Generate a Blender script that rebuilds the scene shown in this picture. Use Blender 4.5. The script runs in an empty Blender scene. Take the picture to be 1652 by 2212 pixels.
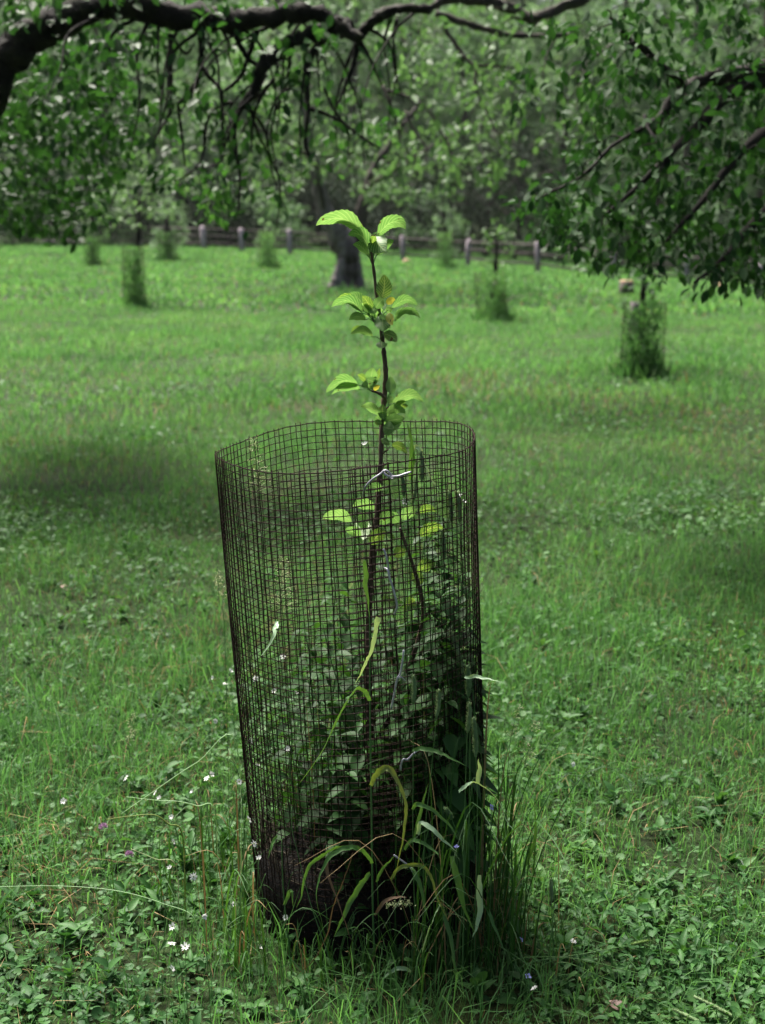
import bpy, math, random
import numpy as np
from mathutils import Vector

R = math.radians
rng = np.random.default_rng(7)
random.seed(7)
SC = bpy.context.scene
COL = SC.collection

# ------------------------------------------------------------------ camera
CAM_H = 1.27
PITCH = R(11.78)
F = 3000.6
cam_d = bpy.data.cameras.new('camera')
cam = bpy.data.objects.new('camera', cam_d)
COL.objects.link(cam)
cam.location = (0, 0, CAM_H)
cam.rotation_euler = (math.pi / 2 - PITCH, 0, 0)
cam_d.sensor_fit = 'VERTICAL'
cam_d.sensor_height = 56
cam_d.sensor_width = 56
cam_d.lens = 76
cam_d.clip_start = 0.05
cam_d.clip_end = 2000
cam_d.dof.use_dof = True
cam_d.dof.focus_distance = 2.36
cam_d.dof.aperture_fstop = 7.6
cam_d.dof.aperture_blades = 6
SC.camera = cam

# ------------------------------------------------------------------ light
SUN_EL, SUN_AZ = R(58), R(-32)      # azimuth from +Y towards +X; the sun stands behind the lawn, a bit to the left
w = bpy.data.worlds.new('World')
SC.world = w
w.use_nodes = True
nt = w.node_tree
sky = nt.nodes.new('ShaderNodeTexSky')
sky.sky_type = 'NISHITA'
sky.sun_disc = False
sky.sun_elevation = SUN_EL
sky.sun_rotation = SUN_AZ
sky.air_density = 0.45
sky.dust_density = 6.0
sky.ozone_density = 1.0
bg = nt.nodes['Background']
nt.links.new(sky.outputs[0], bg.inputs[0])
bg.inputs[1].default_value = 0.06
sun_d = bpy.data.lights.new('sun', 'SUN')
sun_d.energy = 5.0
sun_d.angle = R(22)
sun_d.color = (1.0, 0.95, 0.86)
sun = bpy.data.objects.new('sun', sun_d)
COL.objects.link(sun)
sd = Vector((math.sin(SUN_AZ) * math.cos(SUN_EL), math.cos(SUN_AZ) * math.cos(SUN_EL), math.sin(SUN_EL)))
sun.rotation_euler = (-sd).to_track_quat('-Z', 'Y').to_euler()
sun.location = (0, 0, 30)

SC.view_settings.view_transform = 'Standard'
SC.view_settings.look = 'None'
SC.view_settings.exposure = 1.68
SC.view_settings.gamma = 1.0
SC.render.engine = 'CYCLES'
cy = SC.cycles
cy.max_bounces = 7
cy.diffuse_bounces = 3
cy.glossy_bounces = 2
cy.transmission_bounces = 4
cy.transparent_max_bounces = 8
cy.caustics_reflective = False
cy.caustics_refractive = False
cy.use_denoising = True
cy.denoiser = 'OPENIMAGEDENOISE'
cy.denoising_input_passes = 'RGB_ALBEDO_NORMAL'
cy.denoising_prefilter = 'ACCURATE'
cy.volume_bounces = 0

# ------------------------------------------------------------------ pixel (1652 x 2211 frame) -> world
FWD = np.array([0, math.cos(PITCH), -math.sin(PITCH)])
UP = np.array([0, math.sin(PITCH), math.cos(PITCH)])
CAMP = np.array([0, 0, CAM_H])


def ray(x, y):
    return FWD + (x - 826) / F * np.array([1.0, 0, 0]) + (1105.5 - y) / F * UP


def at(x, y, Y):
    """the point of the place seen at this pixel, Y metres away"""
    d = ray(x, y)
    return CAMP + d * (Y / d[1])


def sm(a, b, x):
    t = np.clip((np.asarray(x, float) - a) / (b - a), 0, 1)
    return t * t * (3 - 2 * t)


def gz(x, y):
    """height of the ground"""
    x = np.asarray(x, float)
    y = np.asarray(y, float)
    xx = np.clip(x + 9, 0, 22)
    far = .30 - 0.0025 * xx ** 2
    z = far * sm(5, 50, y)
    z = z + 0.012 * np.sin(x * 1.7 + y * .6) * np.sin(y * 1.1 - x * .4) * sm(2.5, 6, y)
    z = z + 0.05 * np.sin(x * .35 + 1.3) * np.sin(y * .22 + .5) * sm(8, 16, y)
    z = z + 17 * sm(75, 170, y)
    return z


def hit(x, y, h=0.0):
    """where the sight line through this pixel comes within h of the ground"""
    d = ray(x, y)
    t = np.linspace(1.0, 110, 6000)
    p = CAMP[None] + d[None] * t[:, None]
    below = p[:, 2] - gz(p[:, 0], p[:, 1]) - h < 0
    i = int(np.argmax(below)) if below.any() else len(t) - 1
    return p[i]


# ------------------------------------------------------------------ mesh buffers
class Buf:
    def __init__(self):
        self.v, self.f, self.n, self.fm = [], [], 0, []

    def add(self, V, Fc, mi=0):
        V = np.asarray(V, float).reshape(-1, 3)
        Fc = np.asarray(Fc, np.int64)
        self.v.append(V)
        self.f.append(Fc + self.n)
        self.fm.append(mi)
        self.n += len(V)

    def build(self, name, mats, parent=None, smooth=True):
        me = bpy.data.meshes.new(name)
        V = np.concatenate(self.v)
        me.vertices.add(len(V))
        me.vertices.foreach_set('co', V.astype(np.float32).ravel())
        loops = np.concatenate([f.ravel() for f in self.f])
        tot = np.concatenate([np.full(len(f), f.shape[1]) for f in self.f])
        start = np.concatenate([[0], np.cumsum(tot)[:-1]])
        me.loops.add(len(loops))
        me.loops.foreach_set('vertex_index', loops.astype(np.int32))
        me.polygons.add(len(tot))
        me.polygons.foreach_set('loop_start', start.astype(np.int32))
        me.polygons.foreach_set('loop_total', tot.astype(np.int32))
        if not isinstance(mats, (list, tuple)):
            mats = [mats]
        for m in mats:
            me.materials.append(m)
        if len(mats) > 1:
            mi = np.concatenate([np.full(len(f), k) for f, k in zip(self.f, self.fm)])
            me.polygons.foreach_set('material_index', mi.astype(np.int32))
        if smooth:
            me.polygons.foreach_set('use_smooth', np.ones(len(tot), bool))
        me.update(calc_edges=True)
        me.validate()
        o = bpy.data.objects.new(name, me)
        COL.objects.link(o)
        if parent is not None:
            o.parent = parent
            o.matrix_parent_inverse = parent.matrix_basis.inverted()
        return o


def tag(o, label=None, cat=None, group=None, kind=None):
    if label:
        o['label'] = label
    if cat:
        o['category'] = cat
    if group:
        o['group'] = group
    if kind:
        o['kind'] = kind
    return o


def empty(name, loc, label, cat, group=None):
    o = bpy.data.objects.new(name, None)
    COL.objects.link(o)
    o.location = tuple(float(c) for c in loc)
    o.empty_display_size = .1
    return tag(o, label, cat, group)


def copy_tree(src, loc, label, rz=0.0, scale=1.0):
    """a copy of a thing and of each of its parts"""
    r = src.copy()
    COL.objects.link(r)
    r.location = tuple(float(c) for c in loc)
    r.rotation_euler = (0, 0, rz)
    r.scale = (scale,) * 3
    r['label'] = label
    for ch in [o for o in SC.objects if o.parent == src]:
        c = ch.copy()
        COL.objects.link(c)
        c.parent = r
        for g in [o for o in SC.objects if o.parent == ch]:
            d = g.copy()
            COL.objects.link(d)
            d.parent = c
    return r


def nrm(a):
    a = np.asarray(a, float)
    return a / np.maximum(np.linalg.norm(a, axis=-1, keepdims=True), 1e-9)


def spline(P, n=4):
    """Catmull-Rom through points (rows may carry extra columns such as a radius)"""
    P = np.asarray(P, float)
    if len(P) < 3 or n < 2:
        return P
    Q = np.vstack([2 * P[0] - P[1], P, 2 * P[-1] - P[-2]])
    out = []
    for i in range(1, len(Q) - 2):
        p0, p1, p2, p3 = Q[i - 1:i + 3]
        for t in np.arange(n) / n:
            out.append(.5 * ((2 * p1) + (-p0 + p2) * t + (2 * p0 - 5 * p1 + 4 * p2 - p3) * t ** 2 + (-p0 + 3 * p1 - 3 * p2 + p3) * t ** 3))
    out.append(P[-1])
    return np.array(out)


def tube(b, P, r, sides=6, mi=0, rough=0.0, cap=True):
    P = np.asarray(P, float)
    n = len(P)
    r = np.broadcast_to(np.asarray(r, float), (n,)) if np.ndim(r) < 2 else r
    T = nrm(np.gradient(P, axis=0))
    ref = np.array([0.0, 0, 1]) if abs(T[:, 2]).mean() < .8 else np.array([1.0, .2, 0])
    U = nrm(np.cross(T, ref))
    W = np.cross(T, U)
    a = np.arange(sides) / sides * 2 * math.pi
    rr = r[:, None] * np.ones(sides)
    if rough:
        rr = rr * (1 + rough * rng.normal(size=rr.shape))
    V = P[:, None] + rr[..., None] * (np.cos(a)[None, :, None] * U[:, None] + np.sin(a)[None, :, None] * W[:, None])
    i = np.arange(n - 1)[:, None] * sides
    j = np.arange(sides)[None]
    k = (j + 1) % sides
    Q = np.stack([i + j, i + k, i + sides + k, i + sides + j], -1).reshape(-1, 4)
    b.add(V.reshape(-1, 3), Q, mi)
    if cap:
        base = b.n - n * sides
        b.f.append(np.array([list(range(sides - 1, -1, -1))]) + base)
        b.fm.append(mi)
        b.f.append(np.array([[(n - 1) * sides + q for q in range(sides)]]) + base)
        b.fm.append(mi)


def leaf_template(kind):
    """(u along, v across, n up) points and faces of a unit leaf"""
    if kind == 'dia':
        V = [(0, 0, 0), (.45, .5, .10), (1, 0, -.12), (.45, -.5, .10), (.5, 0, -.02)]
        Fc = [(0, 4, 2, 1), (0, 3, 2, 4)]
    elif kind == 'oval':
        V = [(0, 0, 0), (.25, .42, .05), (.62, .46, .05), (1, 0, -.15), (.62, -.46, .05), (.25, -.42, .05), (.5, 0, -.03)]
        Fc = [(0, 6, 3, 2, 1), (0, 5, 4, 3, 6)]
    elif kind == 'ovate':
        us = np.array([0, .12, .28, .45, .62, .8, .92, 1.0])
        ws = np.array([.0, .36, .5, .5, .41, .24, .10, 0.0])
        V, Fc = [], []
        for u, q in zip(us, ws):
            dr = -.28 * u ** 2
            jag = 1.0
            V += [(u, q, dr + .22 * q), (u, 0, dr), (u, -q, dr + .22 * q)]
        for i in range(len(us) - 1):
            a = i * 3
            Fc += [(a, a + 1, a + 4, a + 3), (a + 1, a + 2, a + 5, a + 4)]
    elif kind == 'round':
        V = [(.42, 0, -.06)]
        m = 11
        for i in range(m):
            t = -math.pi + .28 + (2 * math.pi - .56) * i / (m - 1)
            s = .52 + (.03 if i % 2 else -.02)
            V.append((.45 + s * math.cos(t), s * 1.02 * math.sin(t), .05 + .04 * math.cos(2 * t)))
        Fc = [(0, i, i + 1) for i in range(1, m)]
    V = np.array(V, float)
    return V, Fc


TPL = {k: leaf_template(k) for k in ('dia', 'oval', 'ovate', 'round')}


def leaves(b, P, D, N, L, Wd, kind='dia', mi=0):
    """a cloud of leaves: bases P, directions D, normals N, lengths L, widths Wd"""
    P, D, N = np.asarray(P, float), nrm(D), np.asarray(N, float)
    S = nrm(np.cross(D, N))
    N = np.cross(S, D)
    L = np.broadcast_to(L, (len(P),))
    Wd = np.broadcast_to(Wd, (len(P),))
    V, Fc = TPL[kind]
    m = len(V)
    X = (P[:, None] + V[None, :, 0, None] * (L[:, None] * D)[:, None] + V[None, :, 1, None] * (Wd[:, None] * S)[:, None]
         + V[None, :, 2, None] * (L[:, None] * N)[:, None])
    off = np.arange(len(P))[:, None, None] * m
    base = b.n
    b.v.append(X.reshape(-1, 3))
    b.n += len(P) * m
    Fc = np.array(Fc)
    b.f.append((Fc[None] + off).reshape(-1, Fc.shape[1]) + base)
    b.fm.append(mi)


def rdir(n):
    return nrm(rng.normal(size=(n, 3)))


def ribbon(b, P, wd, fold=.25, side=None, mi=0):
    """a folded grass blade along P with widths wd; side = direction across"""
    P = np.asarray(P, float)
    n = len(P)
    wd = np.broadcast_to(wd, (n,))
    T = nrm(np.gradient(P, axis=0))
    if side is None:
        side = np.array([1.0, 0, 0])
    side = np.broadcast_to(side, (n, 3))
    S = nrm(side - (side * T).sum(1)[:, None] * T)
    N = np.cross(S, T)
    V = np.stack([P + S * wd[:, None] / 2 + N * (fold * wd)[:, None], P, P - S * wd[:, None] / 2 + N * (fold * wd)[:, None]], 1)
    i = np.arange(n - 1)[:, None] * 3
    Q = np.concatenate([i + np.array([[0, 1, 4, 3]]), i + np.array([[1, 2, 5, 4]])])
    b.add(V.reshape(-1, 3), Q, mi)


# ------------------------------------------------------------------ materials
def mat(name):
    m = bpy.data.materials.new(name)
    m.use_nodes = True
    n = m.node_tree.nodes
    return m, m.node_tree, n['Principled BSDF'], n['Material Output']


def ramp(t, stops):
    r = t.nodes.new('ShaderNodeValToRGB')
    e = r.color_ramp.elements
    while len(e) < len(stops):
        e.new(.5)
    for k, (p, c) in zip(e, stops):
        k.position = p
        k.color = (*c, 1)
    return r


def leafmat(name, cols, trans=.35, rough=.42, noise=.6, spec=.5, tcol=None, rnd='island', bump=0.0):
    """plant tissue: cols = dark..light colours met from leaf to leaf"""
    m, t, p, out = mat(name)
    if rnd == 'island':
        g = t.nodes.new('ShaderNodeNewGeometry').outputs['Random Per Island']
    else:
        g = t.nodes.new('ShaderNodeObjectInfo').outputs['Random']
    tc = t.nodes.new('ShaderNodeTexCoord')
    nz = t.nodes.new('ShaderNodeTexNoise')
    nz.inputs['Scale'].default_value = noise
    nz.inputs['Detail'].default_value = 2
    t.links.new(tc.outputs['Object'], nz.inputs['Vector'])
    ma = t.nodes.new('ShaderNodeMath')
    ma.operation = 'MULTIPLY_ADD'
    ma.inputs[1].default_value = .6
    t.links.new(g, ma.inputs[0])
    mb = t.nodes.new('ShaderNodeMath')
    mb.operation = 'MULTIPLY_ADD'
    mb.inputs[1].default_value = 1.2
    mb.inputs[2].default_value = -.4
    t.links.new(nz.outputs['Fac'], mb.inputs[0])
    t.links.new(mb.outputs[0], ma.inputs[2])
    k = len(cols)
    r = ramp(t, [(i / (k - 1), c) for i, c in enumerate(cols)])
    t.links.new(ma.outputs[0], r.inputs[0])
    t.links.new(r.outputs[0], p.inputs['Base Color'])
    p.inputs['Roughness'].default_value = rough
    p.inputs['Specular IOR Level'].default_value = spec
    if bump:
        n2 = t.nodes.new('ShaderNodeTexNoise')
        n2.inputs['Scale'].default_value = 260
        t.links.new(tc.outputs['Object'], n2.inputs['Vector'])
        bp = t.nodes.new('ShaderNodeBump')
        bp.inputs['Strength'].default_value = bump
        bp.inputs['Distance'].default_value = .001
        t.links.new(n2.outputs['Fac'], bp.inputs['Height'])
        t.links.new(bp.outputs[0], p.inputs['Normal'])
    if trans:
        tr = t.nodes.new('ShaderNodeBsdfTranslucent')
        mx = t.nodes.new('ShaderNodeMix')
        mx.data_type = 'RGBA'
        mx.blend_type = 'MULTIPLY'
        mx.inputs[0].default_value = 1
        t.links.new(r.outputs[0], mx.inputs[6])
        mx.inputs[7].default_value = (*(tcol or (1.9, 1.7, .7)), 1)
        t.links.new(mx.outputs[2], tr.inputs[0])
        ms = t.nodes.new('ShaderNodeMixShader')
        ms.inputs[0].default_value = trans
        t.links.new(p.outputs[0], ms.inputs[1])
        t.links.new(tr.outputs[0], ms.inputs[2])
        t.links.new(ms.outputs[0], out.inputs[0])
    return m


def vein(m, amount=.45):
    """a pale mid-rib and side veins drawn along the leaf's own length"""
    t = m.node_tree
    N_ = t.nodes.new
    uv = N_('ShaderNodeUVMap')
    sp = N_('ShaderNodeSeparateXYZ')
    t.links.new(uv.outputs[0], sp.inputs[0])

    def math_(op, a, b_=None, c_=None):
        q = N_('ShaderNodeMath')
        q.operation = op
        for k, v in enumerate((a, b_, c_)):
            if v is None:
                continue
            if isinstance(v, (int, float)):
                q.inputs[k].default_value = v
            else:
                t.links.new(v, q.inputs[k])
        return q.outputs[0]
    av = math_('ABSOLUTE', math_('MULTIPLY_ADD', sp.outputs[1], 2.0, -1.0))
    ph = math_('FRACT', math_('MULTIPLY', math_('MULTIPLY_ADD', av, -.30, sp.outputs[0]), 8.0))
    side_ = math_('LESS_THAN', math_('ABSOLUTE', math_('SUBTRACT', ph, .5)), .11)
    rib = math_('LESS_THAN', av, .07)
    vv = math_('MULTIPLY', math_('MAXIMUM', side_, rib), amount)
    r_ = [n for n in t.nodes if n.bl_idname == 'ShaderNodeValToRGB'][0]
    mx_ = N_('ShaderNodeMix')
    mx_.data_type = 'RGBA'
    t.links.new(vv, mx_.inputs[0])
    tg_ = [l.to_socket for l in r_.outputs[0].links]
    t.links.new(r_.outputs[0], mx_.inputs[6])
    mx_.inputs[7].default_value = (.40, .50, .22, 1)
    # small brown spots and scorched patches
    nz = N_('ShaderNodeTexNoise')
    nz.inputs['Scale'].default_value = 95
    tc = N_('ShaderNodeTexCoord')
    t.links.new(tc.outputs['Object'], nz.inputs['Vector'])
    sp2 = math_('GREATER_THAN', nz.outputs['Fac'], .715)
    m2 = N_('ShaderNodeMix')
    m2.data_type = 'RGBA'
    t.links.new(sp2, m2.inputs[0])
    t.links.new(mx_.outputs[2], m2.inputs[6])
    m2.inputs[7].default_value = (.09, .05, .02, 1)
    for q in tg_:
        t.links.new(m2.outputs[2], q)


def roughmat(name, c1, c2, scale=12, stretch=(1, 1, 1), rough=.85, bump=.4, dist=.01, metal=0.0, c3=None, spec=.3):
    m, t, p, out = mat(name)
    tc = t.nodes.new('ShaderNodeTexCoord')
    mp = t.nodes.new('ShaderNodeMapping')
    mp.inputs['Scale'].default_value = stretch
    t.links.new(tc.outputs['Object'], mp.inputs[0])
    nz = t.nodes.new('ShaderNodeTexNoise')
    nz.inputs['Scale'].default_value = scale
    nz.inputs['Detail'].default_value = 6
    nz.inputs['Roughness'].default_value = .65
    t.links.new(mp.outputs[0], nz.inputs['Vector'])
    st = [(.33, c1), (.68, c2)] if c3 is None else [(.3, c1), (.5, c2), (.72, c3)]
    r = ramp(t, st)
    t.links.new(nz.outputs['Fac'], r.inputs[0])
    t.links.new(r.outputs[0], p.inputs['Base Color'])
    p.inputs['Roughness'].default_value = rough
    p.inputs['Metallic'].default_value = metal
    p.inputs['Specular IOR Level'].default_value = spec
    if bump:
        bp = t.nodes.new('ShaderNodeBump')
        bp.inputs['Strength'].default_value = bump
        bp.inputs['Distance'].default_value = dist
        t.links.new(nz.outputs['Fac'], bp.inputs['Height'])
        t.links.new(bp.outputs[0], p.inputs['Normal'])
    return m


M = {}
M['lawn'] = leafmat('lawn_grass', [(.04, .11, .036), (.074, .185, .057), (.112, .25, .076), (.165, .285, .09)], trans=.35, rough=.6, noise=.55, spec=.2, tcol=(1.45, 1.6, 1.0))
M['dry'] = leafmat('dry_grass', [(.16, .10, .045), (.26, .19, .09), (.36, .29, .15)], trans=.2, rough=.7, noise=2, tcol=(1.2, 1.1, .8), spec=.2)
M['cover'] = leafmat('ground_leaf', [(.016, .06, .015), (.032, .10, .026), (.055, .145, .038), (.10, .21, .065)], trans=.25, rough=.55, noise=2.2, spec=.18, tcol=(1.6, 1.6, .8))
M['weed'] = leafmat('weed_leaf', [(.012, .045, .011), (.026, .085, .018), (.05, .135, .032)], trans=.3, rough=.55, noise=3, spec=.2)
M['blade'] = leafmat('grass_blade', [(.06, .16, .04), (.085, .20, .05), (.11, .24, .07)], trans=.3, rough=.45, noise=6, rnd='obj', spec=.35)
M['blade_pale'] = leafmat('grass_blade_pale', [(.32, .50, .30), (.38, .55, .34)], trans=.25, rough=.42, noise=6, rnd='obj', spec=.4)
M['blade_yellow'] = leafmat('grass_blade_yellow', [(.10, .19, .05), (.19, .25, .065), (.12, .21, .055)], trans=.3, rough=.5, noise=14, rnd='obj', spec=.3)
M['blade_brown'] = leafmat('grass_blade_brown', [(.11, .065, .042), (.19, .125, .08), (.13, .085, .055)], trans=.1, rough=.65, noise=22, rnd='obj', spec=.2)
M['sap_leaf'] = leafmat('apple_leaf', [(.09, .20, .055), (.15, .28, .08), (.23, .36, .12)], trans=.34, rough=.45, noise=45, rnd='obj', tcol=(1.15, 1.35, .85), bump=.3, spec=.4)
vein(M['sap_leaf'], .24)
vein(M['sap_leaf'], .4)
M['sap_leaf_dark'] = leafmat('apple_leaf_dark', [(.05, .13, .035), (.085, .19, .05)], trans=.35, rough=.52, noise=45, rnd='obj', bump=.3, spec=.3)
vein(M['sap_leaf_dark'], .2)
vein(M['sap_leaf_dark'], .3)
M['sap_leaf_yellow'] = leafmat('apple_leaf_yellow', [(.36, .38, .06), (.5, .46, .07), (.3, .36, .07)], trans=.35, rough=.45, noise=60, rnd='obj', tcol=(1.1, 1.1, .6), spec=.3)
vein(M['sap_leaf_yellow'], .2)
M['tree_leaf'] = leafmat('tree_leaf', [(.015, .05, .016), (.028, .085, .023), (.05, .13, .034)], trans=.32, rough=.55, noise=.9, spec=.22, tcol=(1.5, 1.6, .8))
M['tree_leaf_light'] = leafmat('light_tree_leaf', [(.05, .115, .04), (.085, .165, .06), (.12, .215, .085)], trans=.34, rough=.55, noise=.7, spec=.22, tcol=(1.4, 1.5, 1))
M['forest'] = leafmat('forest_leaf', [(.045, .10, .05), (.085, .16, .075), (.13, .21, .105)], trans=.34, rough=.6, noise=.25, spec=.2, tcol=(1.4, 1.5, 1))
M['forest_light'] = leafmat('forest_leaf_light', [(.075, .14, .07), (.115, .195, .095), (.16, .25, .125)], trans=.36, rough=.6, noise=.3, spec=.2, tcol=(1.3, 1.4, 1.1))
M['forest_shaded'] = leafmat('forest_leaf_shaded', [(.004, .013, .006), (.008, .024, .010), (.014, .036, .015)], trans=.1, rough=.7, noise=.3, spec=.08)  # shade of the deep gaps in the wood, put into the leaf colour
M['conifer'] = leafmat('conifer_needle', [(.045, .085, .055), (.075, .125, .085), (.10, .16, .11)], trans=.2, rough=.6, noise=.25, spec=.2)
M['tree_leaf_shaded'] = leafmat('shaded_tree_leaf', [(.012, .04, .013), (.022, .068, .019), (.04, .105, .03)], trans=.3, rough=.65, noise=.9, spec=.15, tcol=(1.5, 1.6, .8))  # right tree's leaves: the shade on them is darkened into the colour
M['bark'] = roughmat('apple_bark', (.015, .012, .011), (.06, .048, .045), 18, (1, 1, .35), c3=(.05, .06, .03), bump=.8, dist=.012)
M['bark_dark'] = roughmat('dark_bark', (.009, .007, .006), (.03, .024, .022), 22, (1, 1, .5), bump=.7, dist=.008)
M['bark_pale'] = roughmat('pale_bark', (.028, .022, .022), (.27, .235, .245), 5, (1, 1, .2), bump=1, dist=.05)
M['bark_moss'] = roughmat('mossy_bark', (.003, .0026, .0024), (.012, .0095, .0085), 11, (1, 1, 1), c3=(.03, .033, .014), bump=1, dist=.05)
M['twig'] = roughmat('young_bark', (.04, .026, .02), (.13, .085, .062), 60, (1, 1, .4), bump=.6, dist=.002, rough=.6)
M['wire'] = roughmat('rusty_wire', (.007, .004, .0035), (.035, .019, .014), 90, rough=.8, bump=.2, dist=.0005, metal=0, spec=.12)
M['tie'] = roughmat('galvanised_wire', (.32, .31, .36), (.60, .58, .66), 70, rough=.45, bump=.2, dist=.0005, metal=.4, spec=.5)
M['petal'] = leafmat('white_petal', [(.78, .80, .76), (.85, .86, .84)], trans=.3, rough=.5, noise=5, tcol=(1, 1, 1))
M['petal_blue'] = leafmat('blue_petal', [(.30, .32, .78), (.42, .44, .86)], trans=.3, rough=.5, noise=5, tcol=(1, 1, 1))
M['petal_pink'] = leafmat('clover_petal', [(.32, .16, .30), (.5, .32, .48)], trans=.2, rough=.6, noise=5, tcol=(1, 1, 1))
M['stem'] = leafmat('green_stem', [(.06, .15, .04), (.10, .21, .06)], trans=0, rough=.5, noise=4, rnd='obj', spec=.3)
M['seed'] = leafmat('grass_seed', [(.25, .32, .13), (.40, .46, .23), (.55, .58, .35)], trans=.2, rough=.6, noise=40, tcol=(1, 1, .8))
M['timothy'] = leafmat('seed_head', [(.09, .17, .07), (.16, .25, .11), (.24, .32, .16)], trans=.1, rough=.7, noise=200, rnd='obj', spec=.2)
M['soil'] = roughmat('damp_soil', (.0025, .002, .0018), (.008, .0065, .005), 40, bump=1, dist=.02)
M['straw'] = leafmat('straw', [(.008, .0065, .005), (.03, .025, .018), (.18, .15, .105)], trans=0, rough=.8, noise=3, spec=.15)
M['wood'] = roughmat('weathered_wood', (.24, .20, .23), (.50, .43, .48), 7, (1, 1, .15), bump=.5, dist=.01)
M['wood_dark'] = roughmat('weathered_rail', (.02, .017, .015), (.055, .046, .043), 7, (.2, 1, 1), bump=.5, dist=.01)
M['rock'] = roughmat('grey_rock', (.14, .13, .13), (.34, .31, .31), 5, bump=.8, dist=.05)
M['cut_wood'] = roughmat('cut_wood', (.32, .18, .12), (.5, .32, .24), 9, bump=.3)
M['old_leaf'] = leafmat('dead_leaf', [(.20, .12, .10), (.32, .21, .18)], trans=.1, rough=.6, noise=40, rnd='obj')

# ground: moss, soil and short grass between the blades
g, t, p, out = mat('meadow_ground')
tc = t.nodes.new('ShaderNodeTexCoord')
n1 = t.nodes.new('ShaderNodeTexNoise')
n1.inputs['Scale'].default_value = .7
n1.inputs['Detail'].default_value = 4
n2 = t.nodes.new('ShaderNodeTexNoise')
n2.inputs['Scale'].default_value = 55
n2.inputs['Detail'].default_value = 5
t.links.new(tc.outputs['Object'], n1.inputs['Vector'])
t.links.new(tc.outputs['Object'], n2.inputs['Vector'])
r1 = ramp(t, [(.35, (.016, .032, .009)), (.55, (.026, .05, .013)), (.7, (.045, .055, .018))])
r2 = ramp(t, [(.35, (.35, .3, .26)), (.65, (1.15, 1.15, 1.1))])
t.links.new(n1.outputs['Fac'], r1.inputs[0])
t.links.new(n2.outputs['Fac'], r2.inputs[0])
mx = t.nodes.new('ShaderNodeMix')
mx.data_type = 'RGBA'
mx.blend_type = 'MULTIPLY'
mx.inputs[0].default_value = 1
t.links.new(r1.outputs[0], mx.inputs[6])
t.links.new(r2.outputs[0], mx.inputs[7])
t.links.new(mx.outputs[2], p.inputs['Base Color'])
p.inputs['Roughness'].default_value = .9
p.inputs['Specular IOR Level'].default_value = .15
bp = t.nodes.new('ShaderNodeBump')
bp.inputs['Strength'].default_value = .8
bp.inputs['Distance'].default_value = .02
t.links.new(n2.outputs['Fac'], bp.inputs['Height'])
t.links.new(bp.outputs[0], p.inputs['Normal'])
M['ground'] = g

# ------------------------------------------------------------------ ground
ys = np.concatenate([np.linspace(-6, 6, 30), np.linspace(6.3, 30, 60), np.linspace(31, 80, 50), np.linspace(83, 240, 40)])
us = np.linspace(-1, 1, 81)
wide = 9 + np.abs(ys) * .9
X = us[None] * wide[:, None]
Yg = np.repeat(ys[:, None], len(us), 1)
b = Buf()
i = np.arange(len(ys) - 1)[:, None] * len(us)
j = np.arange(len(us) - 1)[None]
b.add(np.stack([X, Yg, gz(X, Yg)], -1).reshape(-1, 3), np.stack([i + j, i + j + 1, i + j + 1 + len(us), i + j + len(us)], -1).reshape(-1, 4))
tag(b.build('ground', M['ground']), kind='structure')


def fbm(x, y, s, seed=0):
    """cheap patchy noise in -1..1"""
    q = np.zeros_like(x)
    rs = np.random.default_rng(seed)
    for k in range(6):
        a = rs.uniform(0, 2 * math.pi)
        fr = s * (1 + k * .7) * rs.uniform(.8, 1.2)
        q = q + np.sin((x * math.cos(a) + y * math.sin(a)) * fr + rs.uniform(0, 6.28)) / (1 + k * .5)
    return q / 2.2


# the main cage stands at (CX, CY)
CX, CY = -0.020, 2.437


def scatter(y0, y1, dens, spread=.30, pad=.9):
    xm = spread * y1 + pad
    n = int(dens * 2 * xm * (y1 - y0))
    x = rng.uniform(-xm, xm, n)
    y = rng.uniform(y0, y1, n)
    k = np.abs(x) < spread * y + pad
    x, y = x[k], y[k]
    k = (x - CX) ** 2 + (y - CY) ** 2 > .225 ** 2
    return x[k], y[k]


def grass(b, x, y, h, wd, lean=.5, segs=2, mi=0):
    n = len(x)
    z = gz(x, y) - .004
    P0 = np.stack([x, y, z], 1)
    a = rng.uniform(0, 2 * math.pi, n)
    d = np.stack([np.cos(a), np.sin(a), np.zeros(n)], 1)
    a2 = rng.uniform(0, 2 * math.pi, n)
    s = np.stack([np.cos(a2), np.sin(a2), np.zeros(n)], 1)
    ln = np.abs(rng.normal(lean, lean * .6, n)) * h
    up = np.array([0, 0, 1.0])
    P1 = P0 + up * (h * .6)[:, None] + d * (ln * .3)[:, None]
    P2 = P0 + up * (h * (1 - .25 * np.minimum(ln / h, 1.5)))[:, None] + d * ln[:, None]
    hw = (wd / 2)[:, None]
    V = np.stack([P0 - s * hw * .7, P0 + s * hw * .7, P1 + s * hw, P1 - s * hw, P2], 1)
    off = np.arange(n)[:, None] * 5
    base = b.n
    b.v.append(V.reshape(-1, 3))
    b.n += 5 * n
    b.f.append((off + np.array([[0, 1, 2, 3]])) + base)
    b.fm.append(mi)
    b.f.append((off + np.array([[3, 2, 4]])) + base)
    b.fm.append(mi)


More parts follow.
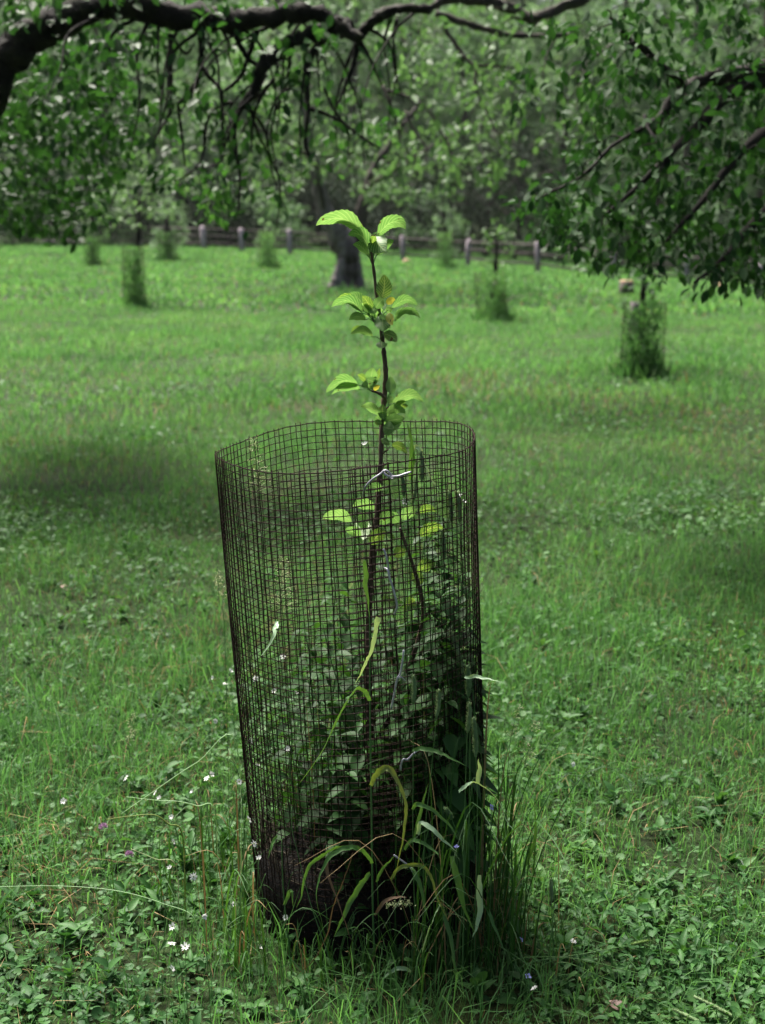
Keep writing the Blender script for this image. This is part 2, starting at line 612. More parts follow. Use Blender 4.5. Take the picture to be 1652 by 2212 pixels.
U = rng.uniform
b = Buf()
for (y0, y1, dens, h0, h1, w0, w1, seed) in ((1.75, 3.4, 17000, .015, .075, .0014, .0030, 1), (3.4, 5.5, 8500, .02, .085, .0018, .0036, 1), (5.5, 9, 3300, .02, .08, .0028, .0052, 1),
                                             (9, 20, 1200, .025, .09, .005, .010, 1), (20, 64, 170, .035, .11, .020, .04, 1)):
    x, y = scatter(y0, y1, dens)
    k = U(0, 1, len(x)) < (.72 + .35 * fbm(x, y, 2.2, 5)) * (1 - .55 * np.clip((2.75 - y) / .5, 0, 1))
    x, y = x[k], y[k]
    n = len(x)
    tall = 1 + .45 * fbm(x, y, 1.3, 9) + .5 * np.clip(fbm(x, y, 7.0, 10), -.6, 2) * (y < 20)
    h = U(h0, h1, n) * np.clip(tall, .3, 2.3) * (1 + .9 * (U(0, 1, n) < .04))
    wd = U(w0, w1, n)
    dry = (U(0, 1, n) < .05 + .26 * np.clip(fbm(x, y, 1.6, 3), 0, 1) * (y < 12))
    grass(b, x[~dry], y[~dry], h[~dry], wd[~dry], .55)
    grass(b, x[dry], y[dry], h[dry] * .8, wd[dry] * .8, .9, mi=1)
tag(b.build('lawn_grass', [M['lawn'], M['dry']]), 'short green lawn grass with dry blades covering the whole orchard meadow', 'grass', kind='stuff')

# low broad-leaved ground cover
b = Buf()
for (y0, y1, dens, sc) in ((1.75, 2.7, 15000, 1.0), (2.7, 3.6, 8000, 1.0), (3.6, 6.5, 2600, 1.15), (6.5, 11, 300, 1.6)):
    x, y = scatter(y0, y1, dens)
    f = fbm(x, y, 2.6, 21)
    front = np.clip((2.9 - y) / .8, 0, 1)
    k = U(0, 1, len(x)) < np.clip(.30 + .6 * f + .42 * front, .05, .98)
    x, y, f = x[k], y[k], f[k]
    n = len(x)
    z = gz(x, y) + (.004 + .05 * U(0, 1, n) ** 1.6) * (1 + .5 * f)
    L = .0065 + .014 * U(0, 1, n) ** 1.7
    L = L * sc * (1 + .35 * f)
    a = U(0, 2 * math.pi, n)
    D = np.stack([np.cos(a), np.sin(a), U(-.5, .7, n)], 1)
    N = nrm(np.stack([rng.normal(0, .45, n), rng.normal(0, .45, n), np.ones(n)], 1))
    rd = fbm(x, y, 1.9, 33) + rng.normal(0, .45, n) > .25
    P = np.stack([x, y, z], 1)
    leaves(b, P[rd], D[rd], N[rd], L[rd], L[rd] * .98, 'round')
    leaves(b, P[~rd], D[~rd], N[~rd], L[~rd] * 1.5, L[~rd] * U(.45, .85, int((~rd).sum())), 'ovate')
# small rosettes and upright shoots of broader leaves
for (y0, y1, dens) in ((1.8, 3.2, 130), (3.2, 6, 40)):
    x, y = scatter(y0, y1, dens)
    for xx_, yy_ in zip(x, y):
        nl = int(U(4, 9))
        a = U(0, 6.28) + np.arange(nl) * 2.4
        el = U(.15, 1.1)
        sz = U(.018, .045)
        zz_ = float(gz(xx_, yy_)) + .004
        D = np.stack([np.cos(a) * math.cos(el), np.sin(a) * math.cos(el), np.full(nl, math.sin(el))], 1) + rng.normal(0, .12, (nl, 3))
        P = np.array([xx_, yy_, zz_]) + np.stack([np.zeros(nl), np.zeros(nl), np.arange(nl) * U(.001, .006)], 1)
        leaves(b, P, D, np.repeat([[0, 0, 1.0]], nl, 0) + rng.normal(0, .15, (nl, 3)), sz * U(.7, 1.1, nl), sz * U(.3, .5), 'ovate')
tag(b.build('ground_cover', M['cover']), 'low carpet of small round and oval weed leaves between the grass blades', 'ground cover', kind='stuff')

# ------------------------------------------------------------------ the wire cage
TOP = np.array([-0.064, 2.437, .886])
BOT = np.array([CX, CY, 0.0])
AX = nrm(TOP - BOT)
H_C = float(np.linalg.norm(TOP - BOT))
CU = nrm(np.array([1.0, 0, 0]) - AX[0] * AX)
CV = np.cross(AX, CU)


def cage_pt(th, s, dr=0.0):
    """point of the cage wall at angle th, height s (metres along its axis)"""
    th = np.asarray(th, float)
    s = np.asarray(s, float)
    q = s / H_C
    r = .216 + .014 * q + dr
    r = r * (1 + .012 * np.sin(2 * th + 1.0) + .006 * np.sin(3 * th + 2 + 2.5 * q) + .004 * np.sin(7 * th + 5 * q))
    flat = np.exp(-((th % (2 * math.pi) - 4.45) / .5) ** 2)
    r = r - .010 * flat * sm(.5, 1, q)
    hh = s + q * .010 * np.sin(th * 1.0 + .5) + q * .004 * np.sin(4 * th)
    return BOT + AX * hh[..., None] + r[..., None] * (np.cos(th)[..., None] * CU + np.sin(th)[..., None] * CV)


TH0 = R(-86)
SPAN = 2 * math.pi + .24
CELL = .0127
nv = int(SPAN * .23 / CELL)
nh = int((H_C + .02) / CELL)
cage = empty('wire_cage', BOT, 'tall rusty wire mesh cylinder around the sapling in the foreground', 'wire cage')
b = Buf()


def spiral(u):
    return -.0025 + .006 * np.clip((u - (SPAN - .5)) / .5, 0, 1) + .002 * np.clip(1 - u / .5, 0, 1) * -1


ss = np.linspace(-.02, H_C, 46)
for k in range(nv + 1):
    u = SPAN * k / nv
    jit = rng.normal(0, .0012)
    wob = .0008 * np.sin(ss * 40 + rng.uniform(0, 6)) + .0006 * np.cumsum(rng.normal(0, .35, len(ss)))
    top = ss.copy()
    top[-1] += rng.uniform(.0, .004)
    tube(b, cage_pt(TH0 + u + (jit + wob) / .23, top, spiral(u) + .0006), .00082, 4)
uu0 = np.linspace(0, SPAN, 150)
for k in range(nh + 1):
    s = H_C - .001 - k * CELL
    if s < -.02:
        break
    uu = np.concatenate([[-rng.uniform(.01, .045)], uu0, [SPAN + rng.uniform(.01, .05)]])
    if k == 0:
        uu = uu0
    wob = .0005 * np.sin(uu * 30 + rng.uniform(0, 6)) + rng.normal(0, .0004)
    tube(b, cage_pt(TH0 + uu, np.full(len(uu), s) + wob, spiral(uu) - .0006), .00082 if k else .0011, 4)
b.build('wire_mesh', M['wire'], cage)


def ties(pts, r=.0017, off=.012):
    """a bent piece of thicker wire hooked through the mesh; pts = disp pixels + outward offset"""
    P = []
    for x, y, o in pts:
        P.append(at(x, y, 2.212 - o))
    bb = Buf()
    tube(bb, spline(P, 5), r, 7)
    bb.build('wire_tie', M['tie'], cage)


ties([(784, 1070, -.02), (789, 1052, .006), (803, 1036, .012), (822, 1023, .013), (830, 1016, .014), (838, 1018, .014), (846, 1026, .008), (852, 1030, .0), (846, 1034, -.006), (838, 1030, .004)])
ties([(828, 1018, .010), (833, 1025, .015), (843, 1029, .014), (860, 1028, .013), (875, 1023, .013), (888, 1019, .012)])
ties([(828, 1185, .010), (834, 1200, .011), (838, 1222, .008), (842, 1240, -.004)])
ties([(831, 1226, .002), (837, 1231, .011), (842, 1250, .012), (850, 1275, .012), (857, 1305, .012), (855, 1318, .010), (852, 1326, .004)])
ties([(872, 1404, .012), (869, 1430, .012), (864, 1455, .012), (859, 1463, .013), (856, 1474, .012), (851, 1500, .011), (845, 1530, .008)])
ties([(858, 1466, .012), (866, 1462, .015), (875, 1470, .009)], .0012)
ties([(910, 1615, .009), (893, 1627, .011), (880, 1640, .012), (872, 1639, .014), (867, 1648, .013), (865, 1663, .010)])
ties([(850, 1846, .011), (870, 1860, .012), (885, 1872, .012), (893, 1885, .012), (903, 1903, .010)])

# ------------------------------------------------------------------ what fills the cage: dark mulch and straw
b = Buf()
rr = np.array([0, .05, .1, .15, .19, .211])
zz = np.array([.165, .16, .15, .135, .12, .10])
na = 40
V = [[CX - .008, CY, .168]]
for q, z0 in zip(rr[1:], zz[1:]):
    for k in range(na):
        a = 2 * math.pi * k / na
        V.append([CX - .006 + q * math.cos(a), CY + q * math.sin(a), z0 + .018 * math.sin(5 * a + q * 30) * math.cos(3 * a) + rng.normal(0, .006)])
for k in range(na):
    a = 2 * math.pi * k / na
    V.append([CX + .213 * math.cos(a), CY + .213 * math.sin(a), -.02])
Fq, F3 = [], []
for k in range(na):
    F3.append([0, 1 + k, 1 + (k + 1) % na])
    for q in range(len(rr) - 1):
        a0, a1 = 1 + q * na, 1 + (q + 1) * na
        Fq.append([a0 + k, a1 + k, a1 + (k + 1) % na, a0 + (k + 1) % na])
b.add(V, F3)
b.f.append(np.array(Fq))
b.fm.append(0)
tag(b.build('mulch_heap', M['soil']), 'dark damp heap of mulch filling the bottom of the wire cage', 'mulch')

b = Buf()
for k in range(420):
    a, q = U(0, 2 * math.pi), .2 * math.sqrt(U(0, 1))
    hz = .155 - .25 * q + U(0, .05)
    c = np.array([CX + q * math.cos(a), CY + q * math.sin(a), hz])
    d = U(0, math.pi)
    L = U(.04, .16)
    dv = np.array([math.cos(d), math.sin(d), rng.normal(0, .18)])
    mid = c + np.array([0, 0, U(-.01, .02)])
    P = np.array([c - dv * L / 2, mid, c + dv * L / 2])
    rad = np.hypot(P[:, 0] - CX, P[:, 1] - CY)
    P[:, :2] = np.where(rad[:, None] > .205, np.array([CX, CY]) + (P[:, :2] - [CX, CY]) * (.205 / rad)[:, None], P[:, :2])
    tube(b, spline(P, 3), U(.0005, .0013), 4)
for k in range(420):      # dead stems caught against the inside of the wall
    a = U(0, 2 * math.pi)
    z0 = U(.0, .14)
    q = U(.195, .209)
    P = [[CX + q * math.cos(a + e), CY + q * math.sin(a + e), z0 + dz] for e, dz in ((0, 0), (U(-.15, .15), U(.02, .05)), (U(-.35, .35), U(.02, .12)))]
    tube(b, spline(P, 3), U(.0005, .001), 4)
tag(b.build('straw', M['straw']), 'tangle of dry straw and dead stems lying on the mulch inside the cage', 'straw', kind='stuff')

# ------------------------------------------------------------------ the sapling
SY = 2.437


def c3(x, y):
    return 613 + x * .3063, 419.5 + y * .3063


def c4(x, y):
    return 438.8 + x * .3906, 871.2 + y * .3906


def c5(x, y):
    return 438.8 + x * .4687, 1484 + y * .4687


def c6(x, y):
    return x * .3906, 1419.7 + y * .3906


def c7(x, y):
    return 1006.7 + x * .3906, 1419.7 + y * .3906


PXM = F / (2.437 * math.cos(PITCH) + .38 * math.sin(PITCH))     # pixels per metre at the sapling
sap = empty('apple_sapling', (CX + .0, CY + .01, .12), 'young apple sapling growing up out of the wire cage with bright green leaves', 'sapling')
b = Buf()
tr_px = [(803, 1850, .0085), (800, 1700, .0082), (797, 1500, .0078), (796, 1350, .0074), (803, 1210, .0070), (815, 1110, .0064), (822, 1000, .0058), (824, 940, .0056), (827, 890, .0056), (831, 850, .0058), (833, 805, .0052),
         (829, 760, .0046), (825, 725, .0044), (820, 680, .0040), (814, 640, .0036), (808, 590, .0032), (804, 560, .0028), (802, 540, .0024)]
P = np.array([[*at(x, y, SY + .012 * math.sin(y * .01)), r] for x, y, r in tr_px])
S = spline(P, 6)
S[:, 3] *= .82 * (1 + .11 * rng.normal(size=len(S)))
tube(b, S[:, :3], S[:, 3], 9, rough=.03)
b.build('trunk', M['twig'], sap)


def sap_branch(pts, r0, r1, dy=0.0):
    P = np.array([at(x, y, SY + dy * k / (len(pts) - 1)) for k, (x, y) in enumerate(pts)])
    S = spline(P, 5)
    bb = Buf()
    tube(bb, S, np.linspace(r0, r1, len(S)) * (1 + .08 * rng.normal(size=len(S))), 7)
    bb.build('branch', M['twig'], sap)


sap_branch([(797, 1640), (835, 1560), (880, 1450), (909, 1360), (914, 1315), (906, 1270), (899, 1245), (885, 1200), (872, 1165), (864, 1140)], .0052, .0026, -.05)
sap_branch([(796, 1350), (800, 1260), (806, 1215), (810, 1190)], .006, .004, .01)
sap_branch([c3(712, 1440), c3(690, 1415), c3(665, 1400), c3(640, 1392), c3(622, 1386)], .0032, .0022, -.015)
sap_branch([c3(690, 905), c3(665, 900), c3(642, 897), c3(632, 893)], .0024, .0018, -.01)
sap_branch([c3(712, 1525), c3(725, 1510), c3(742, 1500)], .0026, .0018, -.01)
sap_branch([c3(692, 1835), c3(710, 1815), c3(735, 1800)], .0024, .0016, -.01)
sap_branch([c4(1235, 1175), c4(1215, 1130), c4(1195, 1105), c4(1180, 1100)], .0024, .0015, -.01)


def sap_leaf(base, tip, w, mid=None, pet=None, kind='', dy0=0.0, dy1=0.0, up=1, fold=.13, full=None, conv=c3):
    """one leaf: base, tip and mid-rib point in picture units, w = visible width in the same units"""
    k = PXM
    sc = .3063 if conv is c3 else (.3906 if conv is c4 else 1.0)
    if mid is None:
        mid = ((base[0] + tip[0]) / 2, (base[1] + tip[1]) / 2 - 6)
    Y0 = SY + dy0
    Y1 = SY + dy1
    A, B_, C = at(*conv(*base), Y0), at(*conv(*mid), (Y0 + Y1) / 2), at(*conv(*tip), Y1)
    n = 23
    u = np.linspace(0, 1, n)[:, None]
    Q = 2 * B_ - (A + C) / 2
    P = (1 - u) ** 2 * A + 2 * u * (1 - u) * Q + u ** 2 * C
    ln = np.linalg.norm(np.diff(P, axis=0), axis=1).sum()
    T = nrm(np.gradient(P, axis=0))
    view = nrm(CAMP - P)
    img = nrm(np.cross(T, view))          # across, in the picture
    vis = 1.18 * w * sc / k
    W_ = full if full is not None else max(vis, ln * .56)
    ca = min(1.0, vis / W_)
    sa = math.sqrt(1 - ca * ca)
    if img[n // 2][2] < 0:
        img = -img
    S = nrm(img * ca * up + view * sa)
    N = nrm(np.cross(S, T))
    N = np.where((N[:, 2] < 0)[:, None], -N, N) if sa > .3 else N
    prof = np.sin(math.pi * np.clip(u[:, 0], 0, 1) ** .82) ** .75 * .5
    prof[0] = .03
    prof[-1] = .0
    jag = 1 + .055 * np.where(np.arange(n) % 2, 1, -1) * (prof > .12)
    cols = np.array([-1, -.66, -.33, 0, .33, .66, 1])
    V = []
    ph = rng.uniform(0, 6.28)
    for c in cols:
        e = jag if abs(c) == 1 else 1.0
        lift = fold * abs(c) ** 1.3 * prof * W_
        wave = .035 * W_ * np.sin(u[:, 0] * 11 + ph + (1.5 if c > 0 else 0)) * abs(c)
        V.append(P + S * (c * prof * W_ * e)[:, None] + N * (lift + wave)[:, None])
    V = np.stack(V, 1)
    m = len(cols)
    i = np.arange(n - 1)[:, None] * m
    j = np.arange(m - 1)[None]
    Fq = np.stack([i + j, i + j + 1, i + j + 1 + m, i + j + m], -1).reshape(-1, 4)
    bb = Buf()
    bb.add(V.reshape(-1, 3), Fq, 0)
    if pet is not None:
        E = at(*conv(*pet), SY)
        md = (A + E) / 2 + np.array([0, 0, .003])
        tube(bb, spline([E, md, A, P[1]], 3), .0008, 5, mi=1)
    mm = {'': M['sap_leaf'], 'd': M['sap_leaf_dark'], 'y': M['sap_leaf_yellow']}[kind]
    o = bb.build('leaf', [mm, M['stem']], sap)
    lay = o.data.uv_layers.new(name='UVMap')
    vi = np.zeros(len(o.data.loops), np.int32)
    o.data.loops.foreach_get('vertex_index', vi)
    uvv = np.full((max(bb.n, n * m), 2), .5)
    uvv[:n * m, 0] = np.repeat(u[:, 0], m)
    uvv[:n * m, 1] = np.tile(cols * .5 + .5, n)
    lay.data.foreach_set('uv', uvv[vi].astype(np.float32).ravel())
    if kind == 'y':
        o['label'] = 'yellowing leaf'
    return o


L = sap_leaf
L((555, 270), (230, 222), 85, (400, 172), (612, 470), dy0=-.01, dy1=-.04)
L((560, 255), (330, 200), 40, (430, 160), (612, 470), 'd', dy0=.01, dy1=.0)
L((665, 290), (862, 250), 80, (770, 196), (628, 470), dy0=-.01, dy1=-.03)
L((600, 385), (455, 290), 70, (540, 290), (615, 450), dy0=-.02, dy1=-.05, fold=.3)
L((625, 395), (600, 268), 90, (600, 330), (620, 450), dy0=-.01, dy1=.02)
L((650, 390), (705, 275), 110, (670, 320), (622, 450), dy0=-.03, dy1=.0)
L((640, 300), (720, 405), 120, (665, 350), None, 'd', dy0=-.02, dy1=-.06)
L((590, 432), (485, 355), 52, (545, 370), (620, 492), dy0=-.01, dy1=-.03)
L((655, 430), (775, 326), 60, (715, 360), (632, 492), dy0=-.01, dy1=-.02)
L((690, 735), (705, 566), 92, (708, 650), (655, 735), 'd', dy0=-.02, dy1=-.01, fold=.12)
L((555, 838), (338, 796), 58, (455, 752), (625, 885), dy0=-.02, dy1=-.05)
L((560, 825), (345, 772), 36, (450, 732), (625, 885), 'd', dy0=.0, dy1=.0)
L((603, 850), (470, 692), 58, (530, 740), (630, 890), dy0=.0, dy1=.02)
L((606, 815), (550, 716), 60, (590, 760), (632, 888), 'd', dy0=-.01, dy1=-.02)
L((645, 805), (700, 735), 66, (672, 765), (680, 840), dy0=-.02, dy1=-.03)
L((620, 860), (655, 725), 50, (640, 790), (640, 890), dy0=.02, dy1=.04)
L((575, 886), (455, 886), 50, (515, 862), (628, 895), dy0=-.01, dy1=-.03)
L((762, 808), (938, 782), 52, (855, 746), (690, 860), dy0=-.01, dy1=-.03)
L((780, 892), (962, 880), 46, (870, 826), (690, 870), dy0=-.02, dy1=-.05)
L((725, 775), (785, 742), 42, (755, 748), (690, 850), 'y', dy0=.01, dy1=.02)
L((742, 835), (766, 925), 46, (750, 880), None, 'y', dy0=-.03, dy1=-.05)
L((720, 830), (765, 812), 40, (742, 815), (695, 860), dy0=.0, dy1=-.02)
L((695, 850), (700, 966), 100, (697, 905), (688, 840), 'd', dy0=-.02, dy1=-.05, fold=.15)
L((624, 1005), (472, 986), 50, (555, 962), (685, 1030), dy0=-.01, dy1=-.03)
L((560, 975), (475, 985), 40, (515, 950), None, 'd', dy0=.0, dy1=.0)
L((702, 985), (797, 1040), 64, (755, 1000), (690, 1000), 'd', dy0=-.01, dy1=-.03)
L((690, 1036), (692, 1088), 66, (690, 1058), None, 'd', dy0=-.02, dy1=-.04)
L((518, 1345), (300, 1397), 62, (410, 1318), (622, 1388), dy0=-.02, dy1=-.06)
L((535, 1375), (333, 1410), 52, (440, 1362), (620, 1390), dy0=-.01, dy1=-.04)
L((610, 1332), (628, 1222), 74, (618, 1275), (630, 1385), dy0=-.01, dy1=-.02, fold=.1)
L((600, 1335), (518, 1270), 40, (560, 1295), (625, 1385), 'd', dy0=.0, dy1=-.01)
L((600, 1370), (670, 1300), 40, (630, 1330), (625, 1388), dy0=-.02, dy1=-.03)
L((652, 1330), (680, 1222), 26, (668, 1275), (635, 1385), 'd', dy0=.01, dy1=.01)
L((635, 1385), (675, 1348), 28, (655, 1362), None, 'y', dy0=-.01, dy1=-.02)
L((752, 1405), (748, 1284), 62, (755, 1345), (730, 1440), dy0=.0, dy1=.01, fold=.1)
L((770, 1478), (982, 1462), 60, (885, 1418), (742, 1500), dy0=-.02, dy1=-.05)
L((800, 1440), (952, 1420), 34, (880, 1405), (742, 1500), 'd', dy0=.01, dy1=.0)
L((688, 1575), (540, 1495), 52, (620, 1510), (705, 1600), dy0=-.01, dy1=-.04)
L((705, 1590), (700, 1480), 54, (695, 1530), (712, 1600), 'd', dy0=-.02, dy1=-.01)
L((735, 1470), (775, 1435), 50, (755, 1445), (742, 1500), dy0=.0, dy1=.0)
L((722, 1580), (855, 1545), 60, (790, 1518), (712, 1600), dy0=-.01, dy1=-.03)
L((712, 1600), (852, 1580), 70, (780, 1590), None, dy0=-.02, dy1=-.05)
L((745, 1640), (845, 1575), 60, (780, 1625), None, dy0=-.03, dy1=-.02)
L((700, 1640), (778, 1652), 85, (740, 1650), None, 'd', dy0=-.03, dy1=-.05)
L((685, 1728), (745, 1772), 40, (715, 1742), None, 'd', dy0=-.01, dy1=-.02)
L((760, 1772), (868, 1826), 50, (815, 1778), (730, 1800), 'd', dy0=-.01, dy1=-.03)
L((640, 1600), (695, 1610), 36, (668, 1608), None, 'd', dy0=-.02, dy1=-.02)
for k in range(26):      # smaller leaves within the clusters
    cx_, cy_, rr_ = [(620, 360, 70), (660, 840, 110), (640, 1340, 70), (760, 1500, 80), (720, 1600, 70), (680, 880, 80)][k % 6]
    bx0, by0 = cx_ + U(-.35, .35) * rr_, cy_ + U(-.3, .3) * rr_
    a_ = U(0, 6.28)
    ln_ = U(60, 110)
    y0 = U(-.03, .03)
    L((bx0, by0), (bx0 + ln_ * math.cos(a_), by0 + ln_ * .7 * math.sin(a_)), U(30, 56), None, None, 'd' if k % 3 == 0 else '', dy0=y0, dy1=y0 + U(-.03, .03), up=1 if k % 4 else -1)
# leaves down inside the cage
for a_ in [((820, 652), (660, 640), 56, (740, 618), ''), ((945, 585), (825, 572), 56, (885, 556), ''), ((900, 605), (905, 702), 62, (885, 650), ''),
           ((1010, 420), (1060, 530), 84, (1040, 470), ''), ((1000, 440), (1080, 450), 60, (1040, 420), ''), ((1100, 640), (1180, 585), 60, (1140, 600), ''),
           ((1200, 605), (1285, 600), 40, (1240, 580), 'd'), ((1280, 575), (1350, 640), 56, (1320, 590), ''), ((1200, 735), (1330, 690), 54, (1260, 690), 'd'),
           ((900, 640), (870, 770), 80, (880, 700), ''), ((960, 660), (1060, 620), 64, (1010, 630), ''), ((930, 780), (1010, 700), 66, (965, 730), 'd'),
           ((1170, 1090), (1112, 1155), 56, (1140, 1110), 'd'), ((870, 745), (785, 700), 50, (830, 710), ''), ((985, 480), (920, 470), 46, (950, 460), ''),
           ((990, 720), (1060, 800), 60, (1030, 750), 'd'), ((1060, 850), (1120, 800), 56, (1090, 815), 'd'), ((1080, 660), (1030, 600), 52, (1050, 625), ''),
           ((1210, 1000), (1130, 930), 60, (1170, 950), 'd'), ((1190, 930), (1280, 900), 60, (1235, 895), 'd'), ((980, 1090), (1060, 1140), 60, (1020, 1100), 'd')]:
    y0 = U(-.04, .03)
    L(a_[0], a_[1], a_[2], a_[3], None, a_[4], dy0=y0, dy1=y0 - U(-.01, .05), conv=c4, up=-1 if a_[2] in (62, 84, 80) else 1)

# ------------------------------------------------------------------ grasses and weeds
def stem_of(b, pts, r0, r1, mi=0):
    S = spline(pts, 6)
    tube(b, S, np.linspace(r0, r1, len(S)), 6, mi)


def blade_mesh(pts, wmax, parent, m, side=None, name='blade', start=.6):
    S = spline(pts, 6)
    S = S + np.cumsum(rng.normal(0, .0006, S.shape), 0)
    u = np.linspace(0, 1, len(S))
    wd = wmax * np.where(u < .25, start + (1 - start) * u / .25, 1 - ((u - .25) / .75) ** 1.8 * .95)
    bb = Buf()
    if side is None:
        T = nrm(np.gradient(S, axis=0))
        view = nrm(CAMP - S)
        side = nrm(np.cross(T, view)) * .85 + np.array([0, -.35, .25])
        tw = np.cumsum(rng.normal(0, .16, len(S)))[:, None]
        side = nrm(side * np.cos(tw) + np.cross(T, side) * np.sin(tw))
    ribbon(bb, S, wd, .18, side)
    return bb.build(name, M[m], parent)


def head_mesh(p0, p1, r, parent, m='timothy'):
    n = 14
    p0, p1 = np.asarray(p0), np.asarray(p1)
    u = np.linspace(0, 1, n)
    P = p0 + (p1 - p0) * u[:, None] + np.array([.002, 0, 0]) * np.sin(u * 3)[:, None]
    bb = Buf()
    tube(bb, P, r * np.clip(np.sin(math.pi * (.06 + .9 * u)) ** .45, .2, 1), 8, rough=.13)
    k = 220
    uu = U(.03, .97, k)
    c = p0 + (p1 - p0) * uu[:, None]
    a = U(0, 2 * math.pi, k)
    d = np.stack([np.cos(a), np.sin(a), np.full(k, .7)], 1)
    leaves(bb, c + d * r * .5, d, rdir(k), r * 1.1, r * .35, 'dia')
    return bb.build('seed_head', M[m], parent)


def pts5(L_, Y0, Y1=None, conv=c5):
    Y1 = Y0 if Y1 is None else Y1
    return [at(*conv(x, y), Y0 + (Y1 - Y0) * k / max(1, len(L_) - 1)) for k, (x, y) in enumerate(L_)]


def ground_under(p):
    q = np.array(p, float)
    q[2] = gz(q[0], q[1])
    return q


YF = 2.16       # just in front of the cage wall
gs = empty('grass_stalk', ground_under(at(*c5(783, 1080), YF)), 'tall grass stalk with long drooping blades standing right before the cage seam', 'grass stalk')
bb = Buf()
stem_of(bb, pts5([(790, 1230), (783, 1080), (779, 840), (776, 600), (771, 300), (768, 0)], YF, YF + .03) + pts5([(922, 1400), (920, 1200), (905, 1000), (890, 870)], YF + .03, YF + .045, c4), .0019, .0008)
bb.build('stem', M['stem'], gs)
for pts, wm, m, cv in [
        ([(768, 60), (745, 12), (700, 4), (650, 60), (590, 180), (540, 290), (430, 450)], .0098, 'blade', c5),
        ([(968, 1180), (955, 1250), (935, 1360), (905, 1450), (865, 1545)], .0105, 'blade_pale', c4),
        ([(775, 450), (800, 402), (838, 372), (868, 388), (905, 470), (928, 570), (915, 690), (865, 890)], .0105, 'blade_yellow', c5),
        ([(780, 810), (740, 755), (690, 732), (640, 728), (580, 765), (540, 850), (525, 950), (560, 1080), (600, 1180)], .0085, 'blade', c5),
        ([(690, 732), (600, 740), (540, 775), (490, 830), (465, 950), (440, 1020)], .0075, 'blade', c5),
        ([(770, 855), (730, 890), (680, 970), (640, 1050), (600, 1130)], .0105, 'blade', c5),
        ([(800, 895), (830, 830), (880, 775)], .005, 'blade', c5),
        ([(890, 870), (900, 960), (915, 1060), (925, 1180)], .0085, 'blade', c4)]:
    blade_mesh(pts5(pts, YF, YF - .04 if cv is c5 else YF, cv), wm, gs, m, start=1.0 if m == 'blade_pale' else .6)

lone = [
    ([(580, 770), (570, 830), (590, 920), (630, 1030), (685, 1170)], .0055, 'blade_brown', c5, 'curled brown grass blade bent over at the cage foot'),
    ([(690, 760), (650, 880), (600, 1010), (570, 1150), (500, 1260), (340, 1380)], .0032, 'blade_brown', c5, 'thin reddish dead grass stem sweeping to the ground before the cage'),
    ([(865, 885), (910, 830), (970, 815), (1020, 835), (1060, 900), (1090, 1000), (1130, 1090)], .007, 'blade_yellow', c5, 'yellow green arched grass blade low before the cage'),
    ([(790, 1050), (840, 985), (890, 965), (935, 960)], .0065, 'blade_brown', c5, 'short arched brown dead blade just right of the tall stalk'),
    ([(965, 288), (1000, 283), (1060, 295), (1130, 325), (1215, 370)], .0075, 'blade', c5, 'green grass blade pointing right beside the lowest bent wire tie'),
    ([(965, 560), (975, 537), (1020, 545), (1080, 580), (1140, 650), (1170, 700)], .0072, 'blade', c5, 'long grass blade arching over toward the small blue flower'),
    ([(985, 680), (1000, 630), (1050, 650), (1110, 700), (1170, 760)], .0095, 'blade_pale', c5, 'grass blade beaded with water drops beside the blue flower'),
    ([(930, 750), (960, 708), (1010, 720), (1070, 770), (1090, 800)], .007, 'blade', c5, 'short grass blade curving below the wet beaded blade'),
    ([(960, 830), (980, 840), (1010, 900), (1030, 980), (1045, 1060)], .0085, 'blade', c5, 'broad grass blade hanging beside the yellow arched one'),
    ([(1090, 1000), (1085, 1015), (1060, 1080), (1030, 1180), (1010, 1280)], .0085, 'blade_pale', c5, 'pale narrow blade slanting down in the dark gap at the cage foot'),
    ([(1272, 865), (1275, 960), (1270, 1060), (1240, 1150)], .011, 'blade_pale', c5, 'broad pale grass blade hanging straight down at the cage edge'),
    ([(1180, 480), (1215, 450), (1250, 435), (1310, 470), (1360, 530), (1390, 620), (1440, 680)], .0082, 'blade_pale', c5, 'pale arching blade beyond the cage edge above the blue flower'),
    ([(410, 1200), (400, 1240), (385, 1290), (325, 1390)], .0075, 'blade_pale', c4, 'short pale blade poking out high through the mesh'),
    ([(1445, 1510), (1500, 1503), (1560, 1508), (1640, 1522)], .0062, 'blade_pale', c4, 'pale blade sticking out sideways past the cage edge'),
    ([(340, 685), (320, 730), (300, 790)], .0055, 'blade', c5, 'small narrow blade left of the cage foot'),
    ([(1290, 1000), (1330, 1090), (1390, 1240)], .0065, 'blade', c5, 'narrow blade pointing down right in the tall grass beside the cage'),
    ([(1100, 1010), (1140, 1180), (1175, 1420)], .0075, 'blade', c5, 'long dark blade running down before the tall grass'),
    ([(1145, 780), (1175, 880), (1200, 1000), (1250, 1130)], .0115, 'blade', c5, 'wide dark green blade leaning in the tall grass'),
    ([(960, 1310), (900, 1295), (850, 1320), (800, 1380)], .0075, 'blade_pale', c5, 'small pale blade arched above the leafy weeds in front'),
]
for pts, wm, m, cv, lab in lone:
    o = blade_mesh(pts5(pts, YF - .01 + U(-.02, .01), YF - .05, cv), wm, None, m, name='bent_grass')
    tag(o, lab, 'grass blade', 'single long grass blades around the cage')


